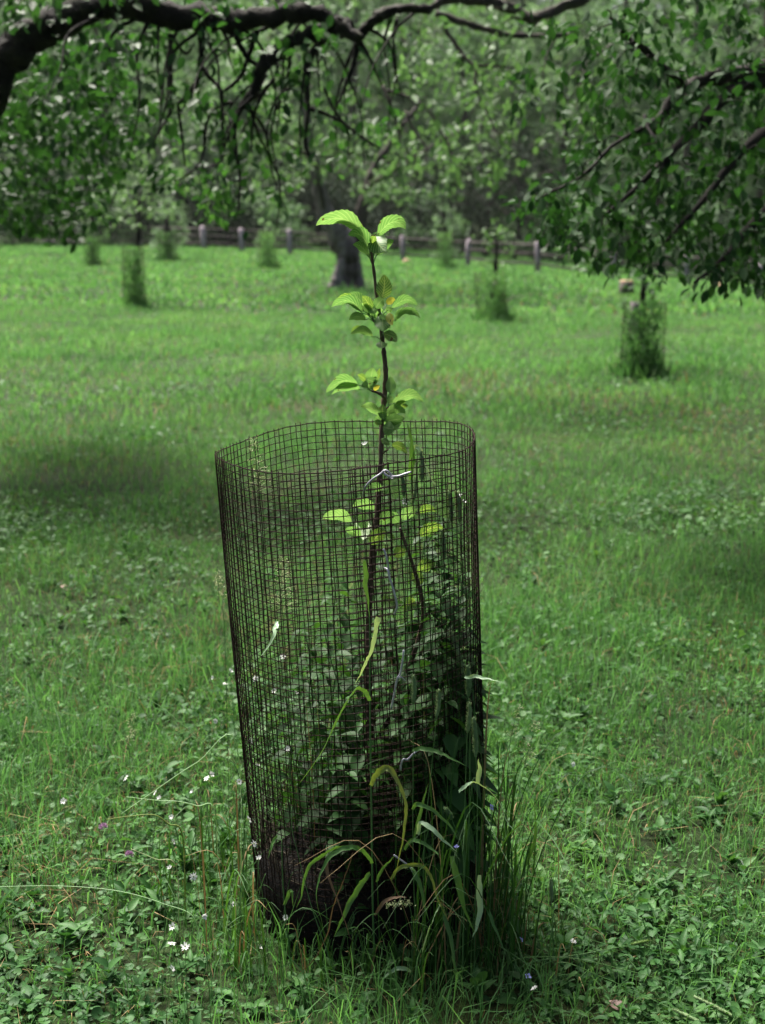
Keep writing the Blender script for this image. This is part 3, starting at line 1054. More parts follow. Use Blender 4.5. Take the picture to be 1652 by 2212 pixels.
def stalk(pts, label, cv=c5, head=None, Y0=YF, Y1=None, r=.0011, hr=.0033, extra=(), hm='timothy', m='stem'):
    P = pts5(pts, Y0, Y1, cv)
    e = empty('grass_stalk', ground_under(P[0]), label, 'grass stalk', 'flowering grass stalks around the cage')
    bb = Buf()
    g0 = P[0]
    if g0[2] > .03:
        P = [np.array([g0[0], g0[1], 0.0])] + P
    stem_of(bb, P, r, r * .5)
    bb.build('stem', M[m], e)
    if head:
        d = nrm(P[-1] - P[-2])
        head_mesh(P[-1] - d * .004, P[-1] + d * head, hr, e, hm)
    for pts2, wm, mm in extra:
        blade_mesh(pts5(pts2, Y0, Y0 - .03, cv), wm, e, mm)
    return e


stalk([(985, 1230), (970, 900), (966, 600), (968, 300), (968, 65)], 'straight grass stalk with a thin green seed head before the cage middle', head=.045, extra=[([(966, 700), (1000, 560), (1030, 440)], .006, 'blade')])
stalk([(1010, 1180), (1020, 700), (1050, 400), (1075, 130)], 'second stalk with a seed head just right of the cage middle', head=.045, Y0=2.17)
stalk([(1180, 1250), (1200, 900), (1225, 620), (1240, 440), (1262, 415)], 'grass stalk bent under its pale curved blade at the cage edge', extra=[([(1262, 440), (1268, 380), (1262, 330)], .009, 'blade_pale')])
stalk([(1250, 1200), (1262, 700), (1262, 430), (1255, 310)], 'upright stalk with a long thick seed head at the cage edge', head=.065, hr=.004)
stalk([(1200, 1150), (1205, 600), (1215, 250), (1218, 200)], 'tallest seed head stalk close to the right cage wall', head=.05, Y0=2.2, hr=.0036)
stalk([(1500, 1700), (1440, 1500)], 'seed head stalk rising inside the right part of the cage', cv=c4, head=.085, Y0=2.35, hr=.0042)
stalk([(1475, 1900), (1465, 1605)], 'short thick seed head standing low by the right cage wall', cv=c4, head=.05, Y0=2.2, hr=.0045)
stalk([(1200, 800), (1150, 620), (1138, 600)], 'dark seed head nodding above the blue flower', head=.018, Y0=2.14, hr=.004)
stalk([(410, 1330), (375, 1000), (365, 850), (362, 700)], 'grass stalk with swollen nodes at the left cage foot', head=None, r=.0015, extra=[([(375, 1000), (400, 930), (415, 1010)], .007, 'blade')])
stalk([(640, 1420), (540, 1130), (490, 980), (440, 780), (410, 660), (408, 550)], 'long thin pale stalk crossing the left cage foot', Y0=2.08, Y1=2.16, r=.0009)
stalk([(465, 1620), (490, 1300), (460, 1190), (475, 1185)], 'short stem with a brown bud on its tip left of the cage', cv=c7, Y0=2.05)
stalk([(250, 1680), (560, 1660), (850, 1720), (1100, 1790), (1270, 1880)], 'long grass stalk lying out to the right along the ground, grey seed head', cv=c7, head=.075, Y0=2.12, Y1=2.02, hr=.0036, m='blade', r=.0009)
stalk([(500, 1690), (760, 1770), (1050, 1900), (1150, 1950)], 'lower lying grass stalk to the right with feathery grey head', cv=c7, head=.06, Y0=2.08, Y1=2.0, hr=.0034, m='blade', r=.0009)
stalk([(320, 1700), (640, 1640), (850, 1600), (920, 1585)], 'thin lying stalk tipped with a yellow green seed head', cv=c7, head=.034, Y0=2.14, Y1=2.18, hr=.003, hm='blade_yellow')
stalk([(420, 1700), (650, 1640), (820, 1560), (960, 1500)], 'thin grass stalk rising to the right above the lying ones', cv=c7, Y0=2.15, Y1=2.3, r=.0008)
stalk([(480, 1760), (478, 1500), (470, 1340)], 'upright dark stalk with a slim seed head right of the cage', cv=c7, head=.04, Y0=2.18, hr=.003)
stalk([(180, 1900), (240, 1500), (330, 1150), (420, 900), (480, 700)], 'thin leaning grass stalk right of the cage edge', cv=c7, Y0=2.2, Y1=2.4, r=.0009, extra=[([(330, 1150), (380, 1000), (372, 800)], .006, 'blade')])
stalk([(1330, 700), (1180, 520), (1000, 365), (900, 280), (760, 200), (630, 150)], 'thin dark grass stalk arching up leftwards out of the cage', cv=c6, Y0=2.25, Y1=2.35, r=.0008)
stalk([(1310, 485), (1090, 580), (850, 740), (670, 865)], 'pale straight grass stalk slanting down left from the cage', cv=c6, Y0=2.3, Y1=2.25, r=.0011, m='blade_pale')
stalk([(1080, 1450), (900, 1360), (700, 1300), (500, 1272), (250, 1262), (-30, 1268)], 'very long pale grass stalk lying across the left foreground', cv=c6, Y0=2.2, Y1=2.25, r=.0008, m='blade_pale')
stalk([(1010, 990), (930, 920), (850, 870), (700, 880), (590, 895)], 'bent yellow green grass stalk folded over left of the cage', cv=c6, Y0=2.35, r=.0016, m='blade_yellow')
stalk([(1190, 860), (1090, 820), (980, 795), (870, 790), (700, 770)], 'pale stalk lying level in the grass left of the cage', cv=c6, Y0=2.4, r=.0011, m='blade_pale')
stalk([(1220, 1700), (1250, 1500), (1290, 1280), (1300, 1190)], 'straight pale stalk at the left cage foot', cv=c6, Y0=2.1, r=.0011, m='blade_pale')
stalk([(1360, 1720), (1400, 1480), (1440, 1280), (1468, 1195)], 'thin stalk leaning in front of the left cage corner', cv=c6, Y0=2.1, r=.001)
stalk([(975, 1160), (860, 1115), (725, 1058)], 'short pale stalk pointing left beside the clover flower', cv=c6, Y0=2.3, r=.0011, m='seed')
# stalks that stand inside the cage and rise over its rim
stalk([(1150, 900), (1150, 500), (1155, 300), (1180, 245)], 'bent over grass stalk inside the cage showing above the rim', cv=c4, Y0=2.42, r=.0012, extra=[
    ([(1150, 420), (1143, 260), (1130, 150), (1112, 82)], .0125, 'blade'), ([(1155, 290), (1175, 240), (1205, 265), (1225, 330), (1260, 430), (1300, 500)], .008, 'blade_pale')])
stalk([(1225, 900), (1212, 600), (1207, 420)], 'seed head stalk inside the cage just below the rim', cv=c4, head=.05, Y0=2.36, hr=.0034)
stalk([(1130, 760), (1115, 560), (1108, 500)], 'grey green seed head inside the cage beside the pale leaf', cv=c4, head=.035, Y0=2.34, hr=.0034)
stalk([(1120, 900), (1150, 600), (1158, 545)], 'slim seed head inside the cage behind the bent wire', cv=c4, head=.045, Y0=2.4, hr=.003)
for k, (x0, y0, x1, y1, lab) in enumerate([(1390, 900, 1370, 640, 'left one of the paired seed heads by the right cage wall'), (1440, 950, 1415, 640, 'right one of the paired seed heads by the right cage wall'),
                                           (1350, 1100, 1330, 850, 'grey seed head lower down in the right part of the cage'), (760, 1300, 700, 330, 'thin leafless stem rising to the rim left of the sapling')]):
    stalk([(x0 + 20, y0 + 300), (x0, y0), (x1, y1)], lab, cv=c4, head=.05 if k < 3 else None, Y0=2.38, hr=.0042, r=.0009)


def panicle(pts, label, h, Y0, cv, spread=.4, n=46):
    """an airy meadow grass flower head on a hair-thin stem"""
    P = pts5(pts, Y0, Y0, cv)
    e = empty('meadow_grass', ground_under(P[0]), label, 'meadow grass', 'airy meadow grass flower heads')
    bb = Buf()
    g0 = P[0]
    if g0[2] > .05:
        P = [np.array([g0[0], g0[1], 0.0])] + P
    stem_of(bb, P, .0007, .0004)
    bb.build('stem', M['stem'], e)
    top = P[-1]
    d = nrm(P[-1] - P[-2])
    bb = Buf()
    for k in range(n):
        q = U(0, 1)
        s = top - d * h * q
        o = rdir(1)[0]
        o[2] = abs(o[2]) * .5
        tip = s + o * h * spread * (.25 + .75 * q) * U(.4, 1)
        tube(bb, [s, (s + tip) / 2 + np.array([0, 0, .003]), tip], .00028, 3)
        kk = 4
        leaves(bb, tip + rng.normal(0, .003, (kk, 3)), rdir(kk) + np.array([0, 0, .4]), rdir(kk), U(.003, .005, kk), .0016, 'dia')
    bb.build('panicle', M['seed'], e)


panicle([(470, 1600), (440, 1200), (430, 850)], 'airy pale grass panicle inside the left part of the cage', .10, 2.36, c4)
panicle([(330, 800), (300, 400), (275, 190)], 'pale grass panicle just below the left rim of the cage', .10, 2.5, c4, n=40)
panicle([(120, 1300), (90, 1100), (82, 940)], 'small white grass panicle just outside the left cage wall', .05, 2.5, c4, n=26)
panicle([(960, 1060), (925, 1000), (845, 1005)], 'small seeding grass panicle drooping at the dark cage foot', .04, 2.1, c5, n=22)
panicle([(260, 1000), (310, 650), (390, 350)], 'tall thin grass panicle right of the cage', .10, 2.3, c7, .35, 30)
panicle([(720, 620), (715, 450), (745, 310)], 'yellowish grass panicle in the lawn left of the cage', .07, 2.75, c6, .4, 26)
panicle([(220, 900), (240, 500), (290, 260)], 'fine yellow green panicle by the right cage wall', .07, 2.35, c7, .25, 20)


def weed(x, y, h, label, leaf=.042, wr=.5, pairs=8, m='weed', lean=None, group='leafy weeds in and around the cage', z0=None):
    lean = lean if lean is not None else (U(-.12, .12), U(-.12, .12))
    zb = float(gz(x, y)) if z0 is None else z0
    e = empty('leafy_weed', (x, y, zb), label, 'weed', group)
    P = np.array([[x + lean[0] * q * q * h, y + lean[1] * q * q * h, zb + h * q] for q in np.linspace(0, 1, 7)])
    P[:, :2] += rng.normal(0, .003, (7, 2))
    bb = Buf()
    tube(bb, spline(P, 3), np.linspace(.0022, .0011, 19), 6)
    bb.build('stem', M['stem'], e)
    bb = Buf()
    S = spline(P, 6)
    a0 = U(0, 6.28)
    for k in range(pairs):
        q = .15 + .85 * k / max(1, pairs - 1)
        c = S[min(len(S) - 1, int(q * (len(S) - 1)))]
        a = a0 + k * math.pi / 2 + U(-.3, .3)
        s = leaf * (1.15 - .65 * q ** 2) * U(.75, 1.15)
        for t_ in (0, math.pi):
            el = U(-.55, .5)
            D = np.array([[math.cos(a + t_) * math.cos(el), math.sin(a + t_) * math.cos(el), math.sin(el)]])
            leaves(bb, c[None] + D * .006, D, np.array([[0, 0, 1.0]]) + rng.normal(0, .2, (1, 3)), s, s * wr * 1.0, 'ovate')
    bb.build('foliage', M[m], e)
    return e


# in the cage, standing on the mulch
inside = [(.12, -.05, .52, .05, 'tall leafy weed against the right wall inside the cage'), (.16, .04, .60, .05, 'tallest leafy weed inside the cage, at its right wall'),
          (.07, -.12, .42, .05, 'broad leaved weed behind the mesh right of the seam'), (.04, .03, .45, .046, 'leafy weed beside the sapling stem inside the cage'),
          (.10, .12, .56, .042, 'narrow weed at the back right inside the cage'), (.16, -.09, .40, .055, 'dense low weed in the right corner of the cage'),
          (-.05, -.02, .44, .05, 'weed with dark broad leaves left of the sapling stem'), (-.08, .09, .50, .042, 'slender weed at the back left inside the cage'),
          (-.02, -.14, .30, .05, 'short weed low behind the mesh seam'), (.02, .15, .52, .04, 'small leaved weed right behind the sapling stem'),
          (-.14, -.03, .32, .04, 'thin short weed at the left wall inside the cage'), (-.12, .14, .36, .036, 'light weed at the far left inside the cage'),
          (.165, .0, .46, .05, 'weed pressed against the right cage wall'), (.13, -.14, .34, .055, 'low weed with wide leaves in the front right of the cage'),
          (.0, .06, .36, .05, 'middling weed in the centre of the cage'), (.08, .04, .50, .05, 'leafy weed under the side branch of the sapling'),
          (-.07, -.11, .26, .045, 'small dark weed in the front left of the cage'), (.14, .10, .48, .045, 'weed filling the rear right of the cage')]
inside += [(.10, -.02, .38, .055, 'leafy weed low under the side branch inside the cage'), (.16, -.05, .54, .05, 'second tall weed at the right wall inside the cage'), (.05, -.07, .34, .055, 'dark weed just right of the seam inside the cage'),
           (.15, .07, .40, .055, 'broad weed low at the back right inside the cage'), (.06, .12, .44, .05, 'weed behind the side branch of the sapling'), (.11, -.10, .48, .045, 'upright weed near the front right mesh'),
           (.165, -.02, .36, .055, 'low weed in the right bend of the cage'), (-.02, .10, .40, .045, 'weed behind the sapling stem on its left'), (.02, -.04, .28, .05, 'low dark weed before the sapling stem')]
inside += [(.15, .09, .62, .05, 'tall weed in the back right bend of the cage'), (.14, -.01, .56, .052, 'tall weed two stems in from the right wall'), (.08, .09, .58, .048, 'tall weed behind the bent side branch'),
           (.165, .05, .50, .05, 'weed at the far right edge inside the cage'), (-.10, .03, .42, .044, 'weed halfway to the left wall inside the cage'), (-.04, .14, .46, .044, 'tall weed at the back of the cage left of the stem'),
           (.09, -.15, .28, .05, 'short weed pressed to the front mesh right of the seam'), (-.04, -.16, .22, .045, 'short weed pressed to the front mesh left of the seam'), (.16, -.12, .30, .05, 'short weed at the right front mesh')]
for dx, dy, h, lf, lab in inside:
    weed(CX + dx, CY + dy, h, lab, lf * 1.3, .5, pairs=int(h / .027), z0=.12, lean=(U(-.08, .04), U(-.06, .06)))
# before the cage
for px, py, h, lf, lab in [(775, 1330, .055, .050, 'low weed with four broad pointed leaves before the cage'), (690, 1290, .10, .048, 'weed with upright broad leaves left of the low four leaved one'),
                           (880, 1420, .06, .036, 'small weed with a dark flower bud before the cage'), (560, 1400, .05, .034, 'low weed with dark leaves at the bottom left of the cage'),
                           (500, 1370, .04, .03, 'round leaved small weed in the shade of the cage'), (790, 1440, .05, .036, 'small weed in the very front below the cage'),
                           (680, 1470, .045, .036, 'dark broad weed at the bottom edge'), (1440, 1370, .05, .05, 'broad leaved weed right of the cage near a white flower'),
                           (1360, 1010, .14, .036, 'upright weed with small leaves right of the cage'), (760, 1160, .13, .045, 'weed leaning up out of the dark cage foot'),
                           (1470, 1480, .04, .05, 'flat dark weed at the bottom right of the cage'), (1410, 1190, .10, .036, 'young nettle like weed right of the tall grass')]:
    p_ = hit(*c5(px, py))
    weed(p_[0], p_[1], h, lab, lf, .55, pairs=max(2, int(h / .026)), m='weed')

for dx, dy, h, lab in [(.12, -.10, .56, 'upright grass stems inside the front right of the cage'), (.17, -.03, .62, 'upright grass stems along the right wall inside the cage'), (.05, -.13, .42, 'thin grass stems behind the seam of the cage'),
                       (.10, .10, .60, 'thin grass stems at the back right inside the cage'), (-.08, -.08, .38, 'thin grass stems in the left half of the cage'), (-.15, .04, .34, 'sparse grass stems at the left wall inside the cage')]:
    bb = Buf()
    for k in range(26):
        hh = h * U(.45, 1.0)
        x0, y0 = CX + dx + rng.normal(0, .022), CY + dy + rng.normal(0, .022)
        ox, oy = rng.normal(-.01, .03), rng.normal(0, .02)
        P = np.array([[x0, y0, .10], [x0 + ox * .2, y0 + oy * .2, .1 + hh * .5], [x0 + ox, y0 + oy, .1 + hh]])
        rad = np.hypot(P[:, 0] - CX, P[:, 1] - CY)
        P[:, :2] = np.where(rad[:, None] > .2, np.array([CX, CY]) + (P[:, :2] - [CX, CY]) * (.2 / rad)[:, None], P[:, :2])
        S = spline(P, 5)
        u = np.linspace(0, 1, len(S))
        a = U(0, 6.28)
        ribbon(bb, S, U(.0015, .0042) * (1 - u ** 2.4 * .92), .2, np.array([math.cos(a), math.sin(a), 0]), mi=int(U(0, 1) < .12))
    tag(bb.build('grass_tuft', [M['weed'], M['dry']]), lab, 'grass tuft', 'grass stems growing inside the cage')

# tall tufts of grass round the cage, densest on its right
tufts = [(.13, -.25, .46, 60), (.18, -.18, .54, 70), (.225, -.09, .42, 46), (.20, -.25, .30, 50), (.26, -.2, .18, 36), (.08, -.28, .32, 50), (.26, .04, .26, 30), (-.24, -.12, .22, 50), (-.27, .0, .26, 44),
         (-.20, -.24, .18, 50), (.02, -.29, .18, 40), (-.10, -.28, .16, 40), (.31, -.27, .12, 30), (-.36, -.05, .2, 40), (-.30, .12, .22, 40), (.30, .12, .18, 26)]
labs = ['tall grass tuft in front of the right cage wall', 'tallest grass tuft at the right cage wall', 'grass tuft just outside the right cage wall', 'grass tuft before the tall one at the right', 'loose grass tuft standing off the right side of the cage',
        'dark grass tuft before the right half of the cage foot', 'grass tuft behind the right side of the cage', 'short grass tuft at the left cage wall', 'grass tuft beside the left cage wall', 'grass tuft before the left cage corner',
        'short grass tuft at the middle of the cage foot', 'low grass tuft left of the middle at the cage foot', 'spreading grass tuft farthest right of the cage', 'flattened grass tuft farthest left of the cage',
        'grass tuft behind the left side of the cage', 'grass tuft behind the tall right hand tuft']
for (dx, dy, h, n), lab in zip(tufts, labs):
    bb = Buf()
    for k in range(int(n * .55)):
        hh = h * U(.25, 1.0)
        x0, y0 = CX + dx + rng.normal(0, .036), CY + dy + rng.normal(0, .03)
        if (x0 - CX) ** 2 + (y0 - CY) ** 2 < .232 ** 2:
            continue
        a = U(0, 6.28)
        ln = hh * abs(rng.normal(.38, .32))
        dv = np.array([math.cos(a) + .08 * np.sign(dx), math.sin(a) - .2, 0]) * ln
        P = np.array([[x0, y0, 0], [x0 + dv[0] * .15, y0 + dv[1] * .15, hh * .45], [x0 + dv[0] * .5, y0 + dv[1] * .5, hh * .85], [x0 + dv[0], y0 + dv[1], hh * (1 - .35 * min(1, ln / hh))]])
        P[:, 2] += float(gz(x0, y0))
        S = spline(P, 4)
        u = np.linspace(0, 1, len(S))
        sd_ = np.array([math.cos(a + 1.57), math.sin(a + 1.57), 0])
        ribbon(bb, S, U(.0014, .0050) * (1 - u ** 2.2 * .93), .2, sd_, mi=int(U(0, 1) < .13))
    P = np.array([[CX + dx + .02 * math.cos(k), CY + dy + .02 * math.sin(k), float(gz(CX + dx, CY + dy)) + .001] for k in np.arange(8) * math.pi / 4])
    bb.add(P, [list(range(8))])
    tag(bb.build('grass_tuft', [M['weed'], M['dry']]), lab, 'grass tuft', 'long grass tufts round the cage')

# ------------------------------------------------------------------ flowers
star_petal = Buf()
for k in range(5):
    a = 2 * math.pi * k / 5
    for e in (-.22, .22):
        d = np.array([[math.cos(a + e), math.sin(a + e), .18]])
        leaves(star_petal, d * .0008, d, [[0, 0, 1.0]], .0078, .0030, 'oval')
fl_proto = {}


def flower(px, py, label, kind, h=None, Y=None):
    """a small flower on a hair-thin stem"""
    p_ = hit(px, py, h) if Y is None else at(px, py, Y)
    zg = float(gz(p_[0], p_[1]))
    names = {'white': ('white_flower', 'white stitchwort flowers around the cage'), 'blue': ('blue_flower', 'small blue flowers right of the cage'), 'pink': ('clover_flower', 'faded clover flowers in the lawn')}
    nm, grp = names[kind]
    e = empty(nm, (p_[0], p_[1], zg), label, 'flower', grp)
    hh = p_[2] - zg
    bb = Buf()
    ox, oy = U(-.03, .03), U(-.0, .03)
    tube(bb, spline([[p_[0] + ox, p_[1] + oy, zg], [p_[0] + ox * .7, p_[1] + oy * .7, zg + hh * .5], [p_[0], p_[1], p_[2]]], 4), .0006, 5)
    bb.build('stem', M['stem'], e)
    bb = Buf()
    if kind == 'white':
        ln, wd, n = .0068 * U(.8, 1.15), .0027, 10
    elif kind == 'blue':
        ln, wd, n = .0058, .0050, 4
    tilt = nrm(np.array([U(-.8, .8), U(-1.0, .1), U(.3, 1.0)]))
    shut = U(.1, .5) if U(0, 1) < .65 else U(.8, 1.6)
    u_ = nrm(np.cross(tilt, [0.3, 1, .1]))
    v_ = np.cross(tilt, u_)
    if kind == 'pink':
        k = 70
        d = rdir(k)
        d[:, 2] = np.abs(d[:, 2]) * 1.3
        leaves(bb, p_ + d * .003, d, rdir(k), .0075, .0022, 'dia')
        bb.build('petals', M['petal_pink'], e)
        return
    for k in range(n):
        a = 2 * math.pi * (k // 2) / 5 + (-.24 if k % 2 else .24) + tilt[0] if kind == 'white' else 2 * math.pi * k / 4
        d = nrm(u_ * math.cos(a) + v_ * math.sin(a) + tilt * shut + rng.normal(0, .08, 3))
        leaves(bb, (p_ + d * .0007)[None], d[None], tilt[None], ln * U(.85, 1.1), wd, 'oval')
    bb.build('petals', M['petal'] if kind == 'white' else M['petal_blue'], e)
    bb = Buf()
    k = 10
    d = rdir(k) + tilt * 1.2
    leaves(bb, np.repeat(p_[None], k, 0), d, rdir(k), .0022, .0012, 'dia')
    bb.build('flower_centre', M['blade_yellow'], e)


order = ['highest', 'second', 'third', 'fourth', 'fifth', 'sixth', 'seventh', 'eighth', 'ninth', 'tenth', 'eleventh', 'twelfth', 'thirteenth', 'fourteenth', 'fifteenth', 'sixteenth', 'seventeenth', 'eighteenth', 'nineteenth', 'twentieth', 'lowest']
in_cage = [(788, 961, 2.45), (872, 1084, 2.4), (991, 1072, 2.45), (1000, 1085, 2.45), (611, 1418, 2.5), (552, 1465, 2.5), (593, 1492, 2.5), (540, 1600, 2.5), (555, 1655, 2.45), (622, 1617, 2.35), (640, 1500, 2.55)]
for (x, y, Y), lab in zip(in_cage, ['white star flower just under the back rim of the cage', 'white star flower inside the cage below the bent wire tie', 'white star flower by the right cage wall near the rim', 'second white flower beside the one by the right cage wall',
                                    'white star flower inside the left cage, highest of that bunch', 'white star flower inside the cage close to the left wall', 'white star flower inside the cage under the highest left one', 'white flower low at the left wall inside the cage',
                                    'lowest white flower at the left wall inside the cage', 'white star flower alone inside the cage level with the lowest tie', 'white flower deep inside the left half of the cage']):
    flower(x, y, lab, 'white', Y=Y)
left = sorted([(497, 1449), (486, 1477), (462, 1463), (465, 1557), (455, 1673), (447, 1681), (418, 1710), (345, 1725), (336, 1712), (374, 1818), (537, 1769), (559, 1855), (418, 1893), (503, 1953), (440, 1979), (373, 2001), (371, 2038), (400, 2045), (371, 2092), (558, 2047), (617, 1981), (273, 1680), (137, 1730), (548, 1822), (372, 1765), (367, 1875), (516, 1688)], key=lambda q: q[1])
for k, (x, y) in enumerate(left):
    near = x > 430
    if near and y < 1600:
        lab = 'white star flower left of the cage wall, %s of the upper ones' % order[k]
    else:
        place = 'by the cage foot' if x > 500 else ('close left of the cage' if near else 'in the lawn left of the cage')
        nn = sum(1 for q in left[:k] if (q[0] > 500, q[0] > 430) == (x > 500, x > 430) and not (q[0] > 430 and q[1] < 1600))
        lab = 'white star flower %s, %s one counted downward' % (place, order[nn])
    flower(x, y, lab, 'white', h=.19 if not near else .25, Y=None if x < 500 else 2.2)
for x, y, lab in [(1155, 2135, 'open white star flower at the bottom right of the cage'), (1238, 2032, 'half open white flower among the lying grass stalks'), (1237, 1650, 'tiny white flower in the lawn right of the cage'), (1601, 1862, 'tiny white flower near the right edge of the meadow')]:
    flower(x, y, lab, 'white', h=.07)
for x, y, lab in [(1061, 1743, 'largest blue flower beside the right cage wall'), (986, 1831, 'blue flower above the tall grass before the cage'), (1140, 2108, 'small blue flower over the broad weed at bottom right'), (1125, 2030, 'tiny blue flower above the lying grass stalks')]:
    flower(x, y, lab, 'blue', h=.07 if x > 1100 else None, Y=None if x > 1100 else 2.16)
flower(279, 1847, 'pale purple clover head in the lawn left of the cage', 'pink', h=.07)
flower(223, 1787, 'small purple clover bud on a pale stem in the lawn', 'pink', h=.09)
for x, y, lab in [(1335, 2189, 'pinkish dead leaf lying at the bottom right'), (135, 1272, 'brown dead leaf lying in the lawn at the left')]:
    p_ = hit(x, y, .02)
    bb = Buf()
    leaves(bb, [p_, p_ + [.008, .002, .004]], [[1, .3, .15], [-.6, .8, .3]], [[.2, -.6, .7], [.1, -.4, .8]], .034, .022, 'ovate')
    tag(bb.build('fallen_leaf', M['old_leaf']), lab, 'leaf', 'fallen leaves')

# ------------------------------------------------------------------ trees: limbs traced in space, twigs grown towards targets
def pale_trunk(limbs, m_, parent):
    bb = Buf()
    for Lm in limbs:
        S = spline(np.asarray(Lm, float), 8)
        S[:, :3] += rng.normal(0, .05, (len(S), 3)) * S[:, 3:4]
        tube(bb, S[:, :3], S[:, 3] * (1 + .05 * rng.normal(size=len(S))), 14, rough=.06)
    bb.build('trunk', m_, parent)


def grow(limbs, targets, leaf_len, per_m, m_bark, m_leaf, droop=.25, kind='oval', twig_r=.006, jitter=.05, wr=.55, name=None, empty_o=None, part_name='trunk', hang=.6, first=.25, thin_leaves=0):
    """limbs: list of [x,y,z,r] polylines; targets: points that twigs grow to; leaves sit along the twigs"""
    bw = Buf()
    nodes, radii = [], []
    LP, LD = [], []
    for Lm in limbs:
        S = spline(np.asarray(Lm, float), 6)
        S[:, :3] += rng.normal(0, .12, (len(S), 3)) * S[:, 3:4]
        rr_ = S[:, 3] * (1 + .06 * rng.normal(size=len(S)))
        tube(bw, S[:, :3], rr_, 12, rough=.13 if Lm[0][3] > .025 else .08)
        if Lm[0][3] < .02 and thin_leaves:
            ln_ = np.linalg.norm(np.diff(S[:, :3], axis=0), axis=1).sum()
            k = int(thin_leaves * ln_)
            idx = U(.15, 1, k) * (len(S) - 1)
            lo = np.minimum(idx.astype(int), len(S) - 2)
            pp = S[lo, :3] + (S[lo + 1, :3] - S[lo, :3]) * (idx - lo)[:, None]
            LP.append(pp + rng.normal(0, .02 + leaf_len * .35, pp.shape))
            LD.append(np.repeat(nrm(S[-1, :3] - S[0, :3])[None], k, 0))
        nodes.append(S[:, :3])
        radii.append(S[:, 3])
    nodes = list(np.concatenate(nodes))
    radii = list(np.concatenate(radii))
    targets = np.asarray(targets, float)
    NA = np.array(nodes)
    dmin = np.array([np.min(np.linalg.norm(NA - q, axis=1)) for q in targets])
    for q in targets[np.argsort(dmin)]:
        d = np.linalg.norm(NA - q, axis=1)
        i = int(np.argmin(d))
        s = NA[i]
        ln = d[i]
        r0 = min(radii[i] * .7, twig_r * (.6 + .8 * min(ln, 1.5)))
        up = np.array([0, 0, droop * ln])
        A = s + (q - s) * .33 + up * .8 + rng.normal(0, jitter * ln, 3)
        B_ = s + (q - s) * .7 + up * .7 + rng.normal(0, jitter * ln, 3)
        S = spline(np.array([s, A, B_, q]), 4)
        tube(bw, S, np.linspace(r0, max(r0 * .3, .0012), len(S)), 5, cap=False)
        NA = np.vstack([NA, S[5:11:3]])
        radii += [r0 * .6, r0 * .5]
        k = max(3, int(per_m * ln))
        u = U(first, 1.0, k)
        idx = u * (len(S) - 1)
        lo = np.minimum(idx.astype(int), len(S) - 2)
        pp = S[lo] + (S[lo + 1] - S[lo]) * (idx - lo)[:, None]
        LP.append(pp + rng.normal(0, .012 + leaf_len * .25, pp.shape))
        LD.append(np.repeat(nrm(q - s)[None], k, 0))
    LP = np.concatenate(LP)
    LD = np.concatenate(LD)
    n = len(LP)
    D = rdir(n) * .9 + LD * .5
    D[:, 2] -= hang * U(.3, 1, n)
    N = nrm(np.stack([rng.normal(0, .5, n), rng.normal(0, .5, n), np.ones(n)], 1))
    bl = Buf()
    ll = leaf_len * U(.6, 1.15, n)
    leaves(bl, LP, D, N, ll, ll * wr, kind)
    if empty_o is not None:
        bw.build(part_name, m_bark, empty_o)
        bl.build('foliage', m_leaf, empty_o)
    return n


def limb(pts, Y0, Y1, r0, r1, tail=None):
    n = len(pts)
    return [[*at(x, y, Y0 + (Y1 - Y0) * k / (n - 1)), r0 + (r1 - r0) * k / (n - 1)] for k, (x, y) in enumerate(pts)]


def region(poly, n, Y0, Y1):
    """n points whose sight lines fall in the outline, at distances Y0..Y1"""
    poly = np.array(poly, float)
    out = []
    x0, y0 = poly.min(0)
    x1, y1 = poly.max(0)
    while len(out) < n:
        x, y = U(x0, x1), U(y0, y1)
        ins = False
        j_ = len(poly) - 1
        for i_ in range(len(poly)):
            if (poly[i_][1] > y) != (poly[j_][1] > y) and x < (poly[j_][0] - poly[i_][0]) * (y - poly[i_][1]) / (poly[j_][1] - poly[i_][1]) + poly[i_][0]:
                ins = not ins
            j_ = i_
        if ins:
            out.append(at(x, y, U(Y0, Y1)))
    return out


def box_pts(n, lo, hi):
    return list(rng.uniform(lo, hi, (n, 3)))


def open_to_sun(P, centre=(-.03, 2.44, 1.15), rad=.75):
    """cut a gap in the added unseen crown so that sunlight reaches the sapling"""
    d = np.array(sd)
    v = np.asarray(P) - np.array(centre)
    off = np.linalg.norm(v - (v @ d)[:, None] * d, axis=1)
    return [q for q, o in zip(P, off) if o > rad]


def s1(L_):          # coordinates read off the upper left enlargement
    return [(x * .5, y * .5) for x, y in L_]


def s2(L_):
    return [(826 + x * .5, y * .5) for x, y in L_]


# --- the old tree whose limb reaches in from the left
YL = 7.0
root_l = np.array([-3.3, 7.3, float(gz(-3.3, 7.3))])
lt = empty('old_apple_tree', root_l, 'old apple tree whose thick dark limb arches in across the top from the left', 'tree', 'old apple trees')
elbow = at(-120, 420, 7.3)
trunk_l = [[*root_l, .24], [-3.25, 7.3, .6, .20], [-3.05, 7.3, 1.2, .17], [*elbow, .13]]
main = [[*elbow, .12]] + limb([(-60, 290), (-5, 165), (50, 92), (125, 46), (210, 14), (290, 14), (380, 34), (480, 45), (560, 40), (640, 30), (690, 32), (735, 58), (775, 85)], 7.1, 6.9, .090, .028)
hang_from = [(215, 30), (290, 40), (330, 50), (380, 60), (420, 62), (480, 64), (530, 60), (580, 58), (640, 46), (660, 90), (620, 105), (590, 130), (570, 160), (555, 190), (535, 230), (520, 250), (700, 75), (730, 70), (770, 90), (800, 60), (850, 40), (900, 25)]
hanging = []
